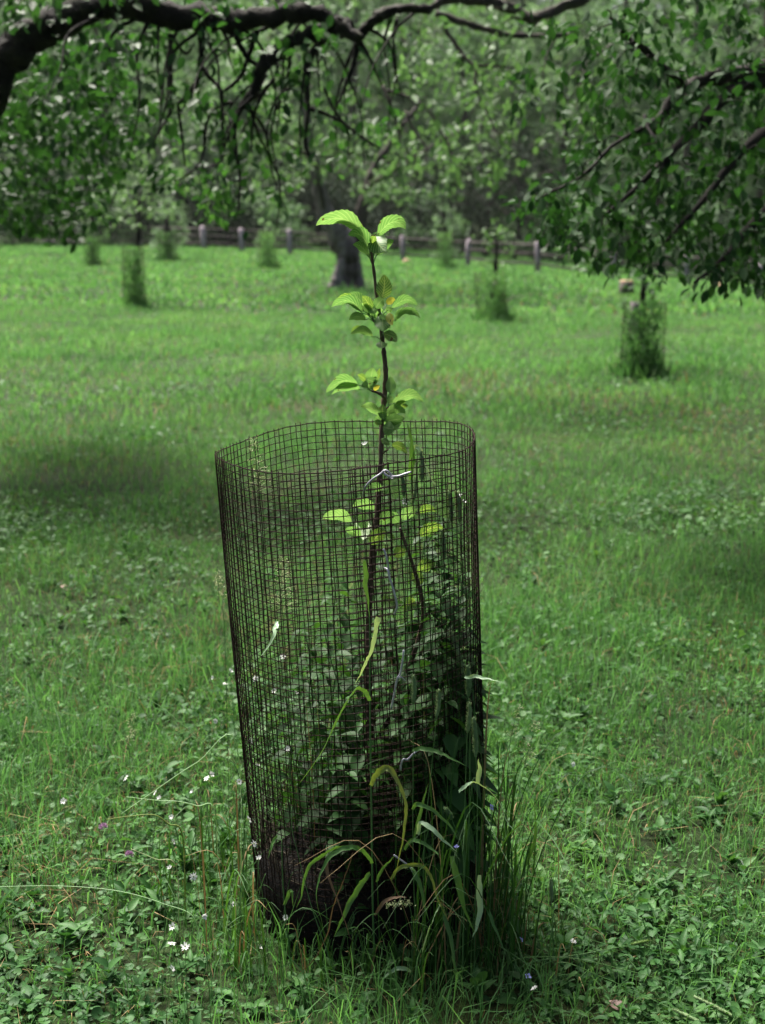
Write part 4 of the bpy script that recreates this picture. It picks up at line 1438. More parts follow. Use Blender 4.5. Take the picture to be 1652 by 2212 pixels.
for hx, hy in hang_from + hang_from[::2]:
    hx, hy = hx + U(-12, 12), hy + U(-4, 4)
    ln_ = U(110, 300)
    sx = U(-150, 90)
    hanging.append(limb([(hx, hy), (hx + sx * .45 + U(-16, 16), hy + ln_ * .22), (hx + sx * .8 + U(-18, 18), hy + ln_ * .6), (hx + sx + U(-12, 12), hy + ln_)], 7.0, U(6.5, 7.3), U(.006, .011), .0022))
main2 = limb([(760, 52), (700, 68), (640, 88), (590, 120), (565, 150), (550, 190), (520, 235)], 7.0, 6.9, .050, .016)
right_out = limb([(770, 80), (800, 52), (830, 30), (880, 18), (930, 22)], 7.0, 6.9, .028, .018)
upl = [[*elbow, .11], [-2.6, 6.8, 2.7, .09], [-2.0, 6.0, 3.5, .07], [-1.2, 5.2, 4.1, .05], [-.3, 4.6, 4.5, .03]]
upl4 = [[-1.2, 5.2, 4.1, .05], [-.6, 3.6, 4.4, .045], [.3, 1.6, 4.7, .035], [.8, -.6, 4.8, .02]]  # unseen bough bearing the crown added overhead for shade
upl2 = [[-2.6, 6.8, 2.7, .07], [-1.9, 7.6, 3.7, .06], [-.7, 8.2, 4.3, .045], [.4, 9.6, 4.6, .035], [.5, 11.4, 4.7, .028], [-.2, 13.2, 4.6, .015]]
upl3 = [[-2.6, 6.8, 2.7, .07], [-3.4, 5.8, 3.6, .06], [-3.6, 4.4, 4.3, .045], [-3.2, 3.0, 4.6, .03]]
fine = [limb(s1(q), 7.0, Y1, r0 * 1.1, r1 * 1.1) for q, Y1, r0, r1 in [
    ([(735, 150), (740, 300), (735, 470), (700, 550), (650, 620)], 6.8, .011, .004), ([(740, 150), (800, 230), (840, 190)], 7.0, .009, .004),
    ([(870, 140), (870, 240), (855, 345), (800, 420), (770, 460), (785, 570), (800, 720)], 6.9, .016, .004), ([(860, 280), (910, 340), (955, 400), (960, 560), (960, 690), (870, 730)], 6.9, .012, .004),
    ([(1010, 130), (1040, 200), (1070, 250), (1110, 280)], 7.0, .013, .010), ([(1110, 130), (1080, 220), (1040, 330), (960, 400)], 7.0, .012, .008),
    ([(1390, 170), (1330, 270), (1325, 400), (1330, 480), (1320, 620), (1350, 700)], 6.8, .018, .006), ([(1340, 470), (1400, 490), (1480, 530), (1560, 590), (1640, 640)], 6.9, .011, .004),
    ([(1550, 170), (1535, 250), (1510, 320), (1480, 400), (1450, 470)], 6.9, .016, .004), ([(1555, 180), (1600, 260), (1650, 370)], 6.9, .011, .004),
    ([(1130, 300), (1110, 390), (1050, 450), (1015, 540), (1020, 660), (1035, 760), (1030, 930)], 6.8, .017, .004), ([(1060, 450), (1000, 520), (965, 600)], 6.8, .011, .004),
    ([(1180, 340), (1110, 450), (1090, 560), (1085, 660)], 6.9, .010, .003), ([(1400, 380), (1440, 470), (1500, 560), (1505, 680)], 6.9, .007, .003),
    ([(1000, 440), (930, 470), (890, 540), (880, 650), (850, 720), (770, 780)], 6.8, .010, .003), ([(1280, 360), (1200, 420), (1160, 520), (1150, 640)], 6.9, .007, .003)]]
tg = region([(-160, 60), (130, 100), (270, 190), (300, 330), (240, 420), (230, 500), (120, 520), (0, 500), (-160, 480)], 270, 7.2, 8.8)
tg += region([(-100, -40), (700, -40), (700, 20), (250, 120), (-100, 60)], 70, 6.6, 7.6)
tg += region([(240, 70), (520, 60), (640, 300), (420, 470), (260, 420)], 26, 7.0, 8.0)
tg += region([(250, 70), (760, 80), (900, 300), (760, 420), (600, 440), (480, 480), (300, 420)], 26, 6.4, 7.6)
tg += region([(-100, 40), (240, 80), (290, 200), (220, 440), (60, 520), (-100, 500)], 260, 7.1, 8.4)
tg += region([(-100, 250), (120, 130), (260, 40), (300, 120), (240, 330), (-100, 480)], 46, 6.3, 7.0)
tg += region([(250, 90), (720, 120), (560, 330), (500, 480), (300, 430), (250, 300)], 20, 6.5, 7.4)
tg += region([(700, 380), (520, 480), (400, 470), (560, 330)], 8, 6.6, 7.2)
tg += open_to_sun(box_pts(900, (-5.5, -1.5, 3.3), (4.2, 8.0, 5.6)))  # unseen crown added over and behind the camera to shade the foreground
tg += box_pts(150, (-4.2, 10, 3.4), (2.2, 14.6, 5.4))  # more unseen crown, added to throw a shade band on the lawn
tg += open_to_sun(box_pts(420, (-4.5, 2.6, 3.3), (1.6, 12.5, 5.4))) + box_pts(60, (-5.5, 5.5, 1.9), (-2.4, 9, 3.6))  # larger box: unseen crown put overhead for foreground shade
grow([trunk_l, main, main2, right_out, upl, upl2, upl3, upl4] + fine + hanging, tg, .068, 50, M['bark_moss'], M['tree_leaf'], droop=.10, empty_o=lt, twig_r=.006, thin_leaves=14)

# --- the tree that leans in from the right
YR = 5.6
root_r = np.array([3.1, 6.2, float(gz(3.1, 6.2))])
rt = empty('apple_tree', root_r, 'apple tree leaning in from the right with shade coloured hanging leaves', 'tree', 'old apple trees')
tr_r = [[*root_r, .16], [3.05, 6.1, .8, .13], [2.85, 5.9, 1.6, .11], [2.4, 5.8, 2.15, .08]]
lr = [limb([(2000, 60), (1800, 110), (1652, 150), (1560, 165), (1480, 190), (1440, 232), (1412, 290)], 5.8, 5.5, .05, .012),
      limb([(1900, 150), (1652, 175), (1590, 190), (1520, 260), (1450, 330), (1380, 400), (1300, 470)], 5.8, 5.3, .035, .006),
      limb([(1900, 220), (1700, 260), (1600, 330), (1520, 430), (1440, 520)], 5.7, 5.2, .03, .006),
      limb([(1950, 300), (1750, 380), (1640, 470), (1560, 560), (1500, 610)], 5.7, 5.2, .03, .005),
      limb([(1480, 190), (1440, 150), (1390, 110), (1350, 75), (1318, 38)], 5.6, 5.4, .016, .006),
      limb(s2([(1240, 320), (1170, 240), (1100, 180), (1060, 190)]), 5.5, 5.4, .010, .004),
      limb(s2([(1130, 500), (1150, 560), (1190, 620), (1215, 720)]), 5.5, 5.2, .009, .004),
      limb(s2([(1170, 520), (1060, 590), (980, 640), (860, 760), (690, 850)]), 5.5, 5.1, .011, .004),
      [[2.4, 5.8, 2.15, .07], [2.2, 5.0, 3.0, .06], [1.6, 4.2, 3.7, .045], [.9, 3.6, 4.1, .03]], [[2.4, 5.8, 2.15, .07], [2.0, 6.6, 3.2, .055], [1.4, 7.4, 3.9, .035]]]
tg = region([(1340, 250), (1420, 150), (1660, 120), (1900, 100), (1900, 660), (1600, 640), (1500, 560), (1420, 480), (1360, 380)], 300, 5.0, 6.6)
tg += region([(1100, 430), (1280, 300), (1420, 270), (1480, 560), (1380, 500), (1200, 540), (1120, 500)], 110, 5.0, 5.9)
tg += region([(1220, 520), (1480, 420), (1660, 500), (1640, 630), (1450, 600), (1300, 590)], 70, 5.0, 5.8)
tg += region([(1250, 60), (1652, 0), (1652, 200), (1420, 260), (1280, 300)], 50, 5.0, 6.0)
tg += region([(1200, 60), (1400, -30), (1700, -30), (1680, 160), (1450, 200), (1280, 260)], 60, 5.0, 6.0)
tg += region([(1040, 60), (1240, 20), (1340, 220), (1250, 330), (1120, 260)], 16, 5.2, 5.8)
tg += region([(1410, 590), (1560, 600), (1640, 630), (1560, 660), (1500, 620)], 7, 5.0, 5.4)
tg += region([(1480, 200), (1660, 180), (1850, 200), (1850, 640), (1600, 620), (1520, 480)], 120, 4.9, 6.8) + box_pts(150, (-.3, 5.5, 3.2), (3.6, 10, 5.0))  # the box is unseen crown added to shade this tree's leaves
tg += open_to_sun(box_pts(170, (.4, 2.8, 3.4), (4.5, 8.5, 5.0))) + box_pts(80, (2.0, 3.5, 2.2), (4.2, 8, 3.6))  # first box: unseen crown above the view, put there for foreground shade
grow([tr_r] + lr, tg, .056, 52, M['bark_dark'], M['tree_leaf_shaded'], droop=.10, empty_o=rt, twig_r=.006, hang=1.0, thin_leaves=40)

# --- a long bough of the tree behind, seen at the top right of the middle
root_m = np.array([4.4, 13.8, float(gz(4.4, 13.8))])

# --- old leaning apple tree in the middle of the lawn
pm = hit(748, 622)
mt = empty('old_apple_tree', pm, 'old apple tree with a thick pale crooked trunk in the middle of the lawn', 'tree', 'old apple trees')
YM = pm[1]
sc_ = YM / 3000
mlimbs = [[[*at(748, 634, YM), 37 * sc_], [*at(752, 612, YM), 28 * sc_], [*at(756, 580, YM), 26 * sc_], [*at(750, 545, YM), 25 * sc_], [*at(738, 510, YM), 23 * sc_], [*at(722, 480, YM), 19 * sc_]],
          limb([(738, 540), (722, 500), (700, 450), (688, 400), (674, 350), (662, 250), (640, 180)], YM, YM - .6, 21 * sc_, 6 * sc_),
          limb([(756, 560), (772, 500), (785, 440), (800, 380), (850, 300), (900, 230)], YM, YM + .8, 17 * sc_, 4 * sc_),
          limb([(700, 450), (690, 400), (680, 350), (620, 310), (540, 270), (450, 230)], YM - .3, YM - 1.5, 5 * sc_, 2 * sc_),
          limb([(795, 400), (880, 350), (960, 300), (1050, 260)], YM + .3, YM - 1, 5 * sc_, 2 * sc_),
          limb([(740, 560), (728, 600), (722, 625)], YM - .12, YM - .2, 10 * sc_, 13 * sc_), limb([(765, 570), (775, 605), (780, 628)], YM - .05, YM - .15, 9 * sc_, 12 * sc_)]
tg = region([(330, 220), (480, 90), (760, 40), (1000, 90), (1130, 220), (1150, 360), (1010, 440), (850, 450), (700, 430), (560, 470), (400, 440), (330, 350)], 210, YM - 3.2, YM + 2.6)
tg += region([(300, -120), (1150, -120), (1150, 100), (300, 100)], 60, YM - 2.5, YM + 2.5)
pale_trunk([mlimbs[0], mlimbs[1], mlimbs[5], mlimbs[6]], M['bark_pale'], mt)
tg += region([(560, 300), (700, 250), (860, 260), (930, 340), (900, 430), (800, 450), (720, 400), (560, 380)], 80, YM - 2.2, YM + 1)
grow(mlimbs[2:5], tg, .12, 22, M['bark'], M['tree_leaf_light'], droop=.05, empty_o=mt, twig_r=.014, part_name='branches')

# --- bough over the top right of the middle: another orchard tree that stands behind the right one
at2 = empty('apple_tree', root_m, 'apple tree with grey lichened boughs reaching across the top behind the right hand leaves', 'tree', 'old apple trees')
YB = 10.5
bl_ = [[[*root_m, .19], [4.5, 13.4, 1.0, .16], [4.2, 12.4, 2.2, .13], [3.0, 11.2, 3.1, .09]],
       [[3.0, 11.2, 3.1, .08]] + limb(s2([(1000, -60), (845, 0), (660, 80), (560, 40), (470, 10), (380, 0), (270, 0), (190, 40), (60, 35), (-40, 60)]), 10.8, 10.2, .05, .02),
       limb(s2([(230, 55), (330, 90), (440, 125), (560, 150), (680, 155), (840, 150)]), 10.2, 10.2, .026, .014),
       limb(s2([(260, 110), (300, 170), (350, 240), (400, 300), (400, 370), (440, 470), (500, 580)]), 10.2, 9.8, .018, .005),
       limb(s2([(345, 240), (345, 320), (370, 400)]), 10.1, 10, .012, .005), limb(s2([(380, 280), (480, 285), (590, 295)]), 10.1, 10, .012, .005),
       limb(s2([(0, 370), (30, 440), (60, 540), (80, 640)]), 10, 9.8, .012, .005), limb(s2([(20, 390), (110, 420), (190, 470), (260, 580), (300, 680)]), 10, 9.8, .012, .005),
       limb(s2([(750, 160), (710, 240), (690, 340)]), 10.2, 10, .011, .004), limb(s2([(1000, 190), (900, 260), (850, 370), (830, 540)]), 10.2, 9.8, .013, .004),
       limb(s2([(100, 480), (140, 570), (190, 640), (180, 720)]), 10, 9.8, .010, .004)]
tg = region([(830, 20), (1000, 0), (1300, 40), (1330, 260), (1180, 420), (1080, 400), (960, 330), (850, 250)], 75, 9.4, 11.2)
tg += region([(820, 280), (1000, 320), (1120, 420), (1000, 400), (860, 400)], 16, 9.6, 10.6)
tg += box_pts(100, (.6, 9, 3.4), (5.5, 13.5, 5.6))
grow(bl_, tg, .085, 26, M['bark'], M['tree_leaf_light'], droop=.08, empty_o=at2, twig_r=.007)


# ------------------------------------------------------------------ young trees in their own cages
def far_cage(px, py, wpx, hpx, label, lean=0.0):
    p0 = hit(px, py)
    s = p0[1] / 3000
    r, h = wpx * s / 2, hpx * s
    e = empty('wire_cage', p0, label, 'wire cage', 'wire cages round the young trees')
    bb = Buf()
    m_ = 34
    for k in range(m_):
        a = 2 * math.pi * k / m_
        q = 1 + .06 * math.sin(2 * a + px)
        x, y = r * q * math.cos(a), r * q * math.sin(a)
        tube(bb, [[p0[0] + x, p0[1] + y, p0[2] - .02], [p0[0] + x * .97 + lean * h, p0[1] + y * .97, p0[2] + h]], .0014, 4)
    for j_ in range(16):
        z = h * j_ / 15
        a = np.linspace(0, 2 * math.pi, 37)
        q = 1 + .06 * np.sin(2 * a + px)
        tube(bb, np.stack([p0[0] + r * q * np.cos(a) + lean * z, p0[1] + r * q * np.sin(a), p0[2] + z + 0 * a], 1), .0014, 4)
    bb.build('wire_mesh', M['wire'], e)
    # weeds that fill the cage
    bb = Buf()
    n = 620
    a, q = U(0, 2 * math.pi, n), np.sqrt(U(0, 1, n)) * r * .9
    zz_ = h * .95 * U(0, 1, n) ** 1.9
    P = np.stack([p0[0] + q * np.cos(a), p0[1] + q * np.sin(a), p0[2] + zz_], 1)
    D = rdir(n)
    D[:, 2] = np.abs(D[:, 2]) + .5
    leaves(bb, P, D, rdir(n), .09, .022, 'dia')
    n2 = 70
    bb.add(np.array([[p0[0] + r * .8 * math.cos(t_), p0[1] + r * .8 * math.sin(t_), p0[2] + .01] for t_ in np.arange(8) * math.pi / 4]), [list(range(8))])
    a, q = U(0, 2 * math.pi, n2), r * (1.0 + U(0, .35, n2))
    P = np.stack([p0[0] + q * np.cos(a), p0[1] + q * np.sin(a), np.full(n2, p0[2])], 1)
    D = rdir(n2)
    D[:, 2] = np.abs(D[:, 2]) + 1
    leaves(bb, P, D, rdir(n2), .17, .014, 'dia')
    tag(bb.build('weed_clump', M['lawn']), 'weeds filling the ' + label, 'weeds', 'weed clumps in the far cages', 'stuff')
    return p0, s, r, h


def young(px, py, trunk_px, crown, n, leaf_, label, matl='tree_leaf_light', r0=5, per=30, Y=None):
    p0 = hit(px, py)
    Y = p0[1]
    s = Y / 3000
    r0 = r0 * 1.6
    e = empty('young_tree', p0, label, 'tree', 'young orchard trees')
    main_ = [[*p0, r0 * s]] + limb(trunk_px, Y, Y, r0 * s * .9, r0 * s * .25)
    depth = (max(c[0] for c in crown) - min(c[0] for c in crown)) * s * .45
    tg_ = region(crown, n, Y - depth, Y + depth)
    grow([main_], tg_, leaf_, per, M['bark_dark'], M[matl], droop=-.05, empty_o=e, twig_r=.004 + .001 * Y / 10, hang=.2)
    return e


far_cage(1384, 815, 88, 160, 'wire cage under the young tree by the right hand leaves', .02)
young(1386, 800, [(1386, 720), (1388, 650), (1390, 595), (1380, 540), (1355, 480), (1340, 420)], [(1130, 470), (1240, 400), (1380, 370), (1480, 430), (1520, 540), (1440, 640), (1300, 600), (1210, 570)], 120, .075, 'young tree with a thin dark stem in front of the right fence', 'tree_leaf')
far_cage(291, 665, 46, 130, 'slim wire cage under the thin young tree at the left', 0)
young(294, 655, [(295, 600), (296, 540), (300, 470), (302, 420), (305, 350)], [(190, 440), (250, 340), (330, 280), (400, 350), (410, 440), (340, 500), (250, 500)], 110, .085, 'thin young tree with a sparse crown at the left of the lawn')
far_cage(1065, 695, 66, 105, 'leaning wire cage round a stump right of the sapling', -.10)
young(1068, 688, [(1066, 640), (1070, 590), (1072, 540), (1072, 490)], [(1030, 600), (1040, 500), (1075, 460), (1105, 500), (1100, 580)], 34, .08, 'small young tree in the leaning wire cage')
far_cage(960, 581, 40, 78, 'distant wire cage close right of the sapling top', 0)
young(960, 578, [(960, 530), (958, 480), (955, 440)], [(925, 560), (930, 470), (955, 420), (985, 470), (990, 560)], 50, .11, 'small bushy young tree in the distant cage right of the sapling top', 'forest_light')
far_cage(578, 580, 40, 78, 'distant wire cage between two pale fence posts', 0)
young(578, 578, [(578, 530), (576, 490), (573, 465)], [(545, 560), (555, 490), (572, 460), (598, 500), (605, 560)], 36, .11, 'small young tree in the cage between two fence posts', 'forest_light')
far_cage(362, 563, 46, 60, 'distant wire cage left of the second fence post', 0)
young(362, 562, [(362, 520), (362, 480), (365, 440)], [(320, 540), (330, 450), (370, 400), (410, 450), (405, 540)], 60, .12, 'bushy young tree in the distant cage left of the second post', 'forest_light')
far_cage(200, 575, 34, 62, 'distant wire cage under the dark left hand leaves', 0)
young(200, 573, [(200, 530), (200, 480), (200, 440)], [(165, 520), (175, 440), (205, 410), (235, 450), (235, 530)], 40, .12, 'young tree in the distant cage at the far left')
young(1283, 598, [(1283, 585), (1284, 565), (1284, 550)], [(1250, 590), (1255, 545), (1290, 530), (1315, 560), (1310, 592)], 14, .10, 'small bush like young tree in front of the right fence rails')

# stump in the leaning cage, stake, stump and rocks
p0 = hit(1086, 692)
s_ = p0[1] / 3000
b = Buf()
P = np.array([at(1088, 695, p0[1]), at(1083, 665, p0[1]), at(1076, 635, p0[1]), at(1073, 608, p0[1])])
tube(b, spline(P, 4), np.linspace(15, 8, 13) * s_, 9, rough=.1)
tag(b.build('tree_stump', M['bark']), 'leaning dark dead trunk stub inside the leaning wire cage', 'stump')
p0 = hit(1352, 637)
s_ = p0[1] / 3000
e = empty('tree_stump', p0, 'low reddish sawn stump behind the right young tree', 'stump')
b = Buf()
tube(b, [p0 + [0, 0, -.05], p0 + [0, 0, .1], p0 + [0, 0, 26 * s_]], np.array([20, 17, 16]) * s_, 12, rough=.06)
b.build('trunk', M['bark'], e)
b = Buf()
tube(b, [p0 + [0, 0, 26 * s_ + .003], p0 + [0, 0, 31 * s_]], np.array([15, 13]) * s_, 12, rough=.04)
b.build('cut_face', M['cut_wood'], e)
p0 = hit(1366, 722)
s_ = p0[1] / 3000
b = Buf()
tube(b, [p0, p0 + [0, 0, 35 * s_], p0 + [.01, 0, 68 * s_]], np.array([11, 10, 10]) * s_, 10, rough=.07)
tag(b.build('wooden_stake', M['bark_pale']), 'thick weathered stake standing behind the cage of the right young tree', 'stake')


def rock(px, py, w_, h_, label, m='rock'):
    p0 = hit(px, py)
    s = p0[1] / 3000
    bb = Buf()
    na_, nb_ = 14, 8
    V, Fq = [], []
    for i_ in range(nb_ + 1):
        for j_ in range(na_):
            th, ph = math.pi * i_ / nb_, 2 * math.pi * j_ / na_
            k = 1 + .12 * math.sin(3 * ph + 2 * th + px) + .08 * math.cos(5 * th - ph)
            V.append(p0 + np.array([w_ * s / 2 * k * math.sin(th) * math.cos(ph), w_ * s / 2.4 * k * math.sin(th) * math.sin(ph), h_ * s * (.35 + .6 * k * math.cos(th))]))
    for i_ in range(nb_):
        for j_ in range(na_):
            Fq.append([i_ * na_ + j_, i_ * na_ + (j_ + 1) % na_, (i_ + 1) * na_ + (j_ + 1) % na_, (i_ + 1) * na_ + j_])
    bb.add(V, Fq)
    tag(bb.build('rock', M[m]), label, 'rock', 'rocks along the fence')


rock(878, 568, 16, 9, 'small pinkish rock at the foot of a fence post', 'cut_wood')
rock(155, 530, 40, 14, 'grey rock at the far left under the leaves')
rock(105, 527, 34, 10, 'low grey rock farthest left by the fence')
rock(1550, 622, 30, 10, 'flat reddish rock by the fence under the right leaves', 'cut_wood')

# ------------------------------------------------------------------ post and rail fence
posts_px = [(-60, 512, 42), (60, 520, 42), (175, 527, 44), (303, 535, 48), (440, 541, 50), (522, 545, 50), (626, 549, 52), (745, 556, 53), (870, 565, 54), (1010, 575, 56), (1160, 589, 64), (1322, 606, 66), (1480, 618, 68), (1640, 632, 70)]
fc = [hit(x, y) for x, y, h in posts_px]
fy = np.polyfit([q[0] for q in fc], [q[1] for q in fc], 2)
fence = empty('rail_fence', fc[6], 'weathered post and rail fence along the far edge of the lawn', 'fence')
tops = []
for (x, y, h), q in zip(posts_px, fc):
    Yp = float(q[1])
    p0 = at(x, y, Yp)
    s = Yp / 3000
    b = Buf()
    hh = h * s
    wd = 9.5 * s
    tube(b, [p0 + [0, 0, -.1], p0 + [0, 0, hh * .5], p0 + [rng.normal(0, .02), 0, hh * .97], p0 + [0, 0, hh]], np.array([wd * .62, wd * .6, wd * .58, wd * .4]), 8, rough=.04)
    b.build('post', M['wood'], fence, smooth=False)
    tops.append((p0, hh))
for (a_, ha), (c_, hc) in zip(tops[:-1], tops[1:]):
    for q in (.30, .62, .90):
        b = Buf()
        pa, pc = a_ + [0, 0, ha * q], c_ + [0, 0, hc * q]
        mid = (pa + pc) / 2 + [0, 0, rng.normal(-.02, .02)]
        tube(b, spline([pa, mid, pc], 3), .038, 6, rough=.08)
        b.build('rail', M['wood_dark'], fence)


# ------------------------------------------------------------------ trees of the wood behind
def broadleaf(x, y, h, wd, label, m='forest', n=7000, base=.18, ls=.30, bark='bark', clumps=70, group='broadleaved trees of the wood behind the fence', name='broadleaf_tree'):
    z = float(gz(x, y)) - .1
    e = empty(name, (x, y, z), label, 'tree', group)
    bb = Buf()
    tube(bb, spline([[x, y, z], [x + rng.normal(0, .2), y, z + h * .35], [x + rng.normal(0, .3), y, z + h * .85]], 4), np.linspace(h * .022, h * .006, 9), 8, rough=.06)
    for k in range(7):
        a = U(0, 6.28)
        q = U(.25, .7)
        p_ = np.array([x, y, z + h * q])
        o = np.array([math.cos(a), math.sin(a), U(.4, .9)]) * wd * .4
        tube(bb, spline([p_, p_ + o * .5 + [0, 0, .2], p_ + o], 3), np.linspace(h * .008, h * .002, 7), 5)
    bb.build('trunk', M[bark], e)
    bb = Buf()
    c = rdir(clumps) * (U(.35, 1, clumps) ** .5)[:, None]
    c = c * np.array([wd / 2, wd / 2, h * (1 - base) / 2]) + np.array([x, y, z + h * (base + (1 - base) / 2)])
    # narrow the top
    f = np.clip((c[:, 2] - z) / h, 0, 1)
    c[:, :2] = np.array([x, y]) + (c[:, :2] - [x, y]) * (1.15 - .55 * f)[:, None]
    ci = rng.integers(0, clumps, n)
    rad = (wd * .13) * U(.6, 1.35, clumps)
    P = c[ci] + rng.normal(0, .5, (n, 3)) * rad[ci][:, None] * np.array([1, 1, .62])
    D = rdir(n)
    D[:, 2] -= .35
    N = nrm(np.stack([rng.normal(0, .55, n), rng.normal(0, .55, n), np.ones(n)], 1))
    ll = ls * U(.6, 1.2, n)
    leaves(bb, P, D, N, ll, ll * .6, 'dia')
    bb.build('crown', M[m], e)
    return e


def conifer(x, y, h, wd, label, m='conifer'):
    z = float(gz(x, y)) - .1
    e = empty('conifer_tree', (x, y, z), label, 'tree', 'conifers of the wood behind the fence')
    bb = Buf()
    tube(bb, [[x, y, z], [x, y, z + h * .5], [x, y, z + h]], [h * .018, h * .011, h * .002], 7)
    bb.build('trunk', M['bark_dark'], e)
    bb = Buf()
    PP, DD = [], []
    lev = np.linspace(.06, .99, 30)
    for q in lev:
        rad = wd / 2 * (1 - q) ** .8 + .15
        nb_ = 9
        for k in range(nb_):
            a = U(0, 6.28)
            rr_ = rad * U(.75, 1.1)
            m_ = max(4, int(13 * rr_))
            u = U(.1, 1, m_)
            dr = -.28 * rr_ * u ** 1.4
            P = np.stack([x + rr_ * u * math.cos(a), y + rr_ * u * math.sin(a), z + h * q + dr], 1) + rng.normal(0, .10, (m_, 3))
            PP.append(P)
            d = np.array([math.cos(a), math.sin(a), -.35])
            DD.append(np.repeat(d[None], m_, 0) + rng.normal(0, .45, (m_, 3)))
    P, D = np.concatenate(PP), np.concatenate(DD)
    n = len(P)
    N = nrm(np.stack([rng.normal(0, .3, n), rng.normal(0, .3, n), np.ones(n)], 1))
    leaves(bb, P, D, N, U(.35, .6, n), .17, 'dia')
    bb.build('crown', M[m], e)


def bx(px, Y):
    return (px - 826) / 3000 * Y * .98


row = [(-150, 66, 15, 9, 'forest', 'dark broadleaved tree hidden behind the left hand foliage'), (60, 70, 16, 9, 'forest_light', 'light broadleaved tree at the far left of the wood'), (230, 66, 14, 8, 'forest', 'broadleaved tree above the far left cages'),
       (380, 72, 12, 8, 'forest_light', 'pale green broadleaved tree behind the second fence post'), (520, 64, 8, 6, 'forest_light', 'yellow green small tree above the fence left of the old apple'), (620, 74, 18, 9, 'forest', 'tall broadleaved tree above the old apple tree'),
       (760, 70, 16, 8, 'forest_light', 'light tree straight behind the sapling'), (900, 76, 18, 9, 'forest', 'tall mid green tree right of the sapling'), (1010, 68, 12, 7, 'forest', 'rounded tree beside the dark gap in the wood'),
       (1210, 66, 13, 7, 'forest_light', 'pale feathery tree right of the dark gap'), (1330, 74, 18, 9, 'forest', 'tall tree behind the right young tree'), (1480, 66, 15, 9, 'forest', 'broadleaved tree behind the right hand leaves'),
       (1640, 70, 17, 9, 'forest_light', 'light tree at the far right of the wood'), (1800, 68, 16, 10, 'forest', 'broad tree standing outermost right')]
for px, Y, h, wd, m_, lab in row:
    broadleaf(bx(px, Y), Y, h, wd, lab, m_, base=.12)
for px, Y, h, wd, lab in [(470, 80, 14, 6, 'tall conifer between the pale broadleaved trees'), (290, 84, 15, 6, 'tall conifer behind the left young tree'), (830, 84, 26, 9, 'tall conifer behind the sapling'), (1120, 78, 22, 8, 'dark conifer standing in the gap of the wood'),
                          (1250, 86, 27, 9, 'blue green conifer at the top right'), (1420, 84, 25, 9, 'conifer behind the right hand leaves'), (1000, 88, 28, 9, 'conifer right of the middle bough'), (110, 84, 24, 9, 'conifer at the far left'), (680, 88, 27, 9, 'conifer behind the old apple tree'), (1580, 86, 26, 9, 'conifer at the far right')]:
    conifer(bx(px, Y), Y, h, wd, lab)
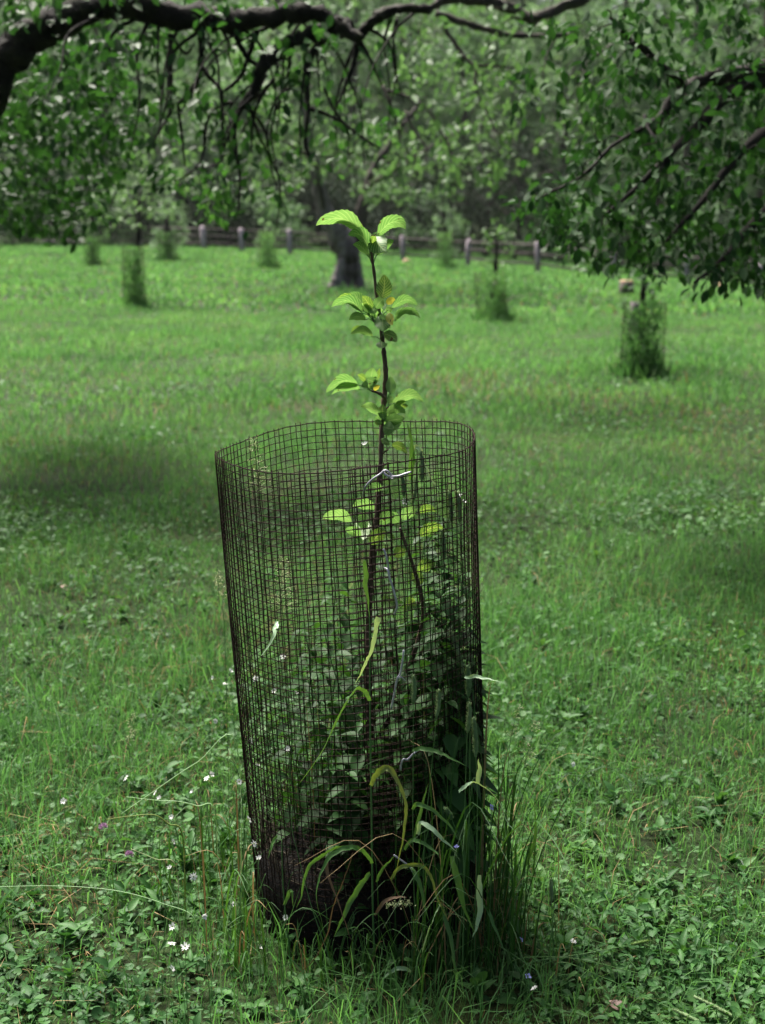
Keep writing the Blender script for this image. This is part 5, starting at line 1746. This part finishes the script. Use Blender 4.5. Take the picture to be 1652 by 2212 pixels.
# understorey shrubs of the wood; the darkest have its shade put into their leaf colour
shr = [(400, 3.4, 5, 'forest_shaded'), (470, 3.4, 4.5, 'forest_shaded'), (640, 4.2, 5.5, 'forest_shaded'), (560, 2.4, 4, 'forest'), (700, 3.0, 4.5, 'forest_shaded'), (830, 3.4, 5, 'forest_shaded'), (930, 2.6, 4, 'forest'), (1050, 6.2, 6, 'forest_shaded'), (1110, 5.8, 6, 'forest_shaded'),
       (1190, 3, 4, 'forest_light'), (1260, 2.8, 4.5, 'forest'), (1380, 3, 5, 'forest_shaded'), (1500, 3, 5, 'forest'), (1620, 3.2, 5, 'forest_shaded'), (280, 3, 5, 'forest'), (150, 3, 5, 'forest_shaded'), (30, 3, 5, 'forest'), (-80, 3, 5, 'forest_shaded')]
slab = ['shade coloured shrub above the fence left of the third post', 'low shade coloured shrub above the second rail bay', 'shade coloured shrub left of the old apple trunk', 'mid green shrub behind the caged tree between two posts', 'shade coloured shrub directly behind the old apple trunk', 'shade coloured shrub behind the sapling leaves',
        'green shrub behind the distant bushy cage', 'largest shade coloured shrub in the gap right of the sapling', 'second large shade coloured shrub in the gap', 'pale shrub at the right rim of the dark gap', 'green shrub over the right fence rails', 'shade coloured shrub behind the right young tree', 'green shrub behind the right hand leaves',
        'shade coloured shrub at the far right fence', 'green shrub behind the left young tree', 'shade coloured shrub under the left foliage', 'green shrub at the far left', 'outermost shade coloured shrub at the left']
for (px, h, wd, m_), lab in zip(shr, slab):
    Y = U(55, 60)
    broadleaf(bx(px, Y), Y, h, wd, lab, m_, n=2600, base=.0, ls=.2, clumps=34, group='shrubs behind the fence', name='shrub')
# the wooded slope far behind reads as one mass
b = Buf()
n = 60000
x = U(-75, 75, n)
y = U(92, 185, n)
z = gz(x, y) + 9 * U(0, 1, n) ** .7 * (1 + .5 * fbm(x, y, .25, 4))
D = rdir(n)
N = nrm(np.stack([rng.normal(0, .5, n), rng.normal(0, .5, n), np.ones(n)], 1))
leaves(b, np.stack([x, y, z], 1), D, N, U(.7, 1.4, n), U(.5, .9, n), 'dia')
tag(b.build('far_wood', M['forest']), 'far off wooded slope closing the view behind the trees', 'wood', kind='stuff')

# ------------------------------------------------------------------ the damp air
hm = bpy.data.materials.new('haze')
hm.use_nodes = True
hn = hm.node_tree.nodes
hn.clear()
ho = hn.new('ShaderNodeOutputMaterial')
hv = hn.new('ShaderNodeVolumePrincipled')
hv.inputs['Color'].default_value = (.86, .92, .90, 1)
hv.inputs['Density'].default_value = .00018
hv.inputs['Anisotropy'].default_value = .2
hm.node_tree.links.new(hv.outputs[0], ho.inputs['Volume'])
b = Buf()
lo, hi = np.array([-235, -12, -3.5]), np.array([235, 246, 48])
c8 = np.array([[lo[0], lo[1], lo[2]], [hi[0], lo[1], lo[2]], [hi[0], hi[1], lo[2]], [lo[0], hi[1], lo[2]], [lo[0], lo[1], hi[2]], [hi[0], lo[1], hi[2]], [hi[0], hi[1], hi[2]], [lo[0], hi[1], hi[2]]])
b.add(c8, [[3, 2, 1, 0], [4, 5, 6, 7], [0, 1, 5, 4], [1, 2, 6, 5], [2, 3, 7, 6], [3, 0, 4, 7]])
tag(b.build('haze', hm, smooth=False), 'thin damp haze hanging over the meadow and wood', 'haze', kind='stuff')
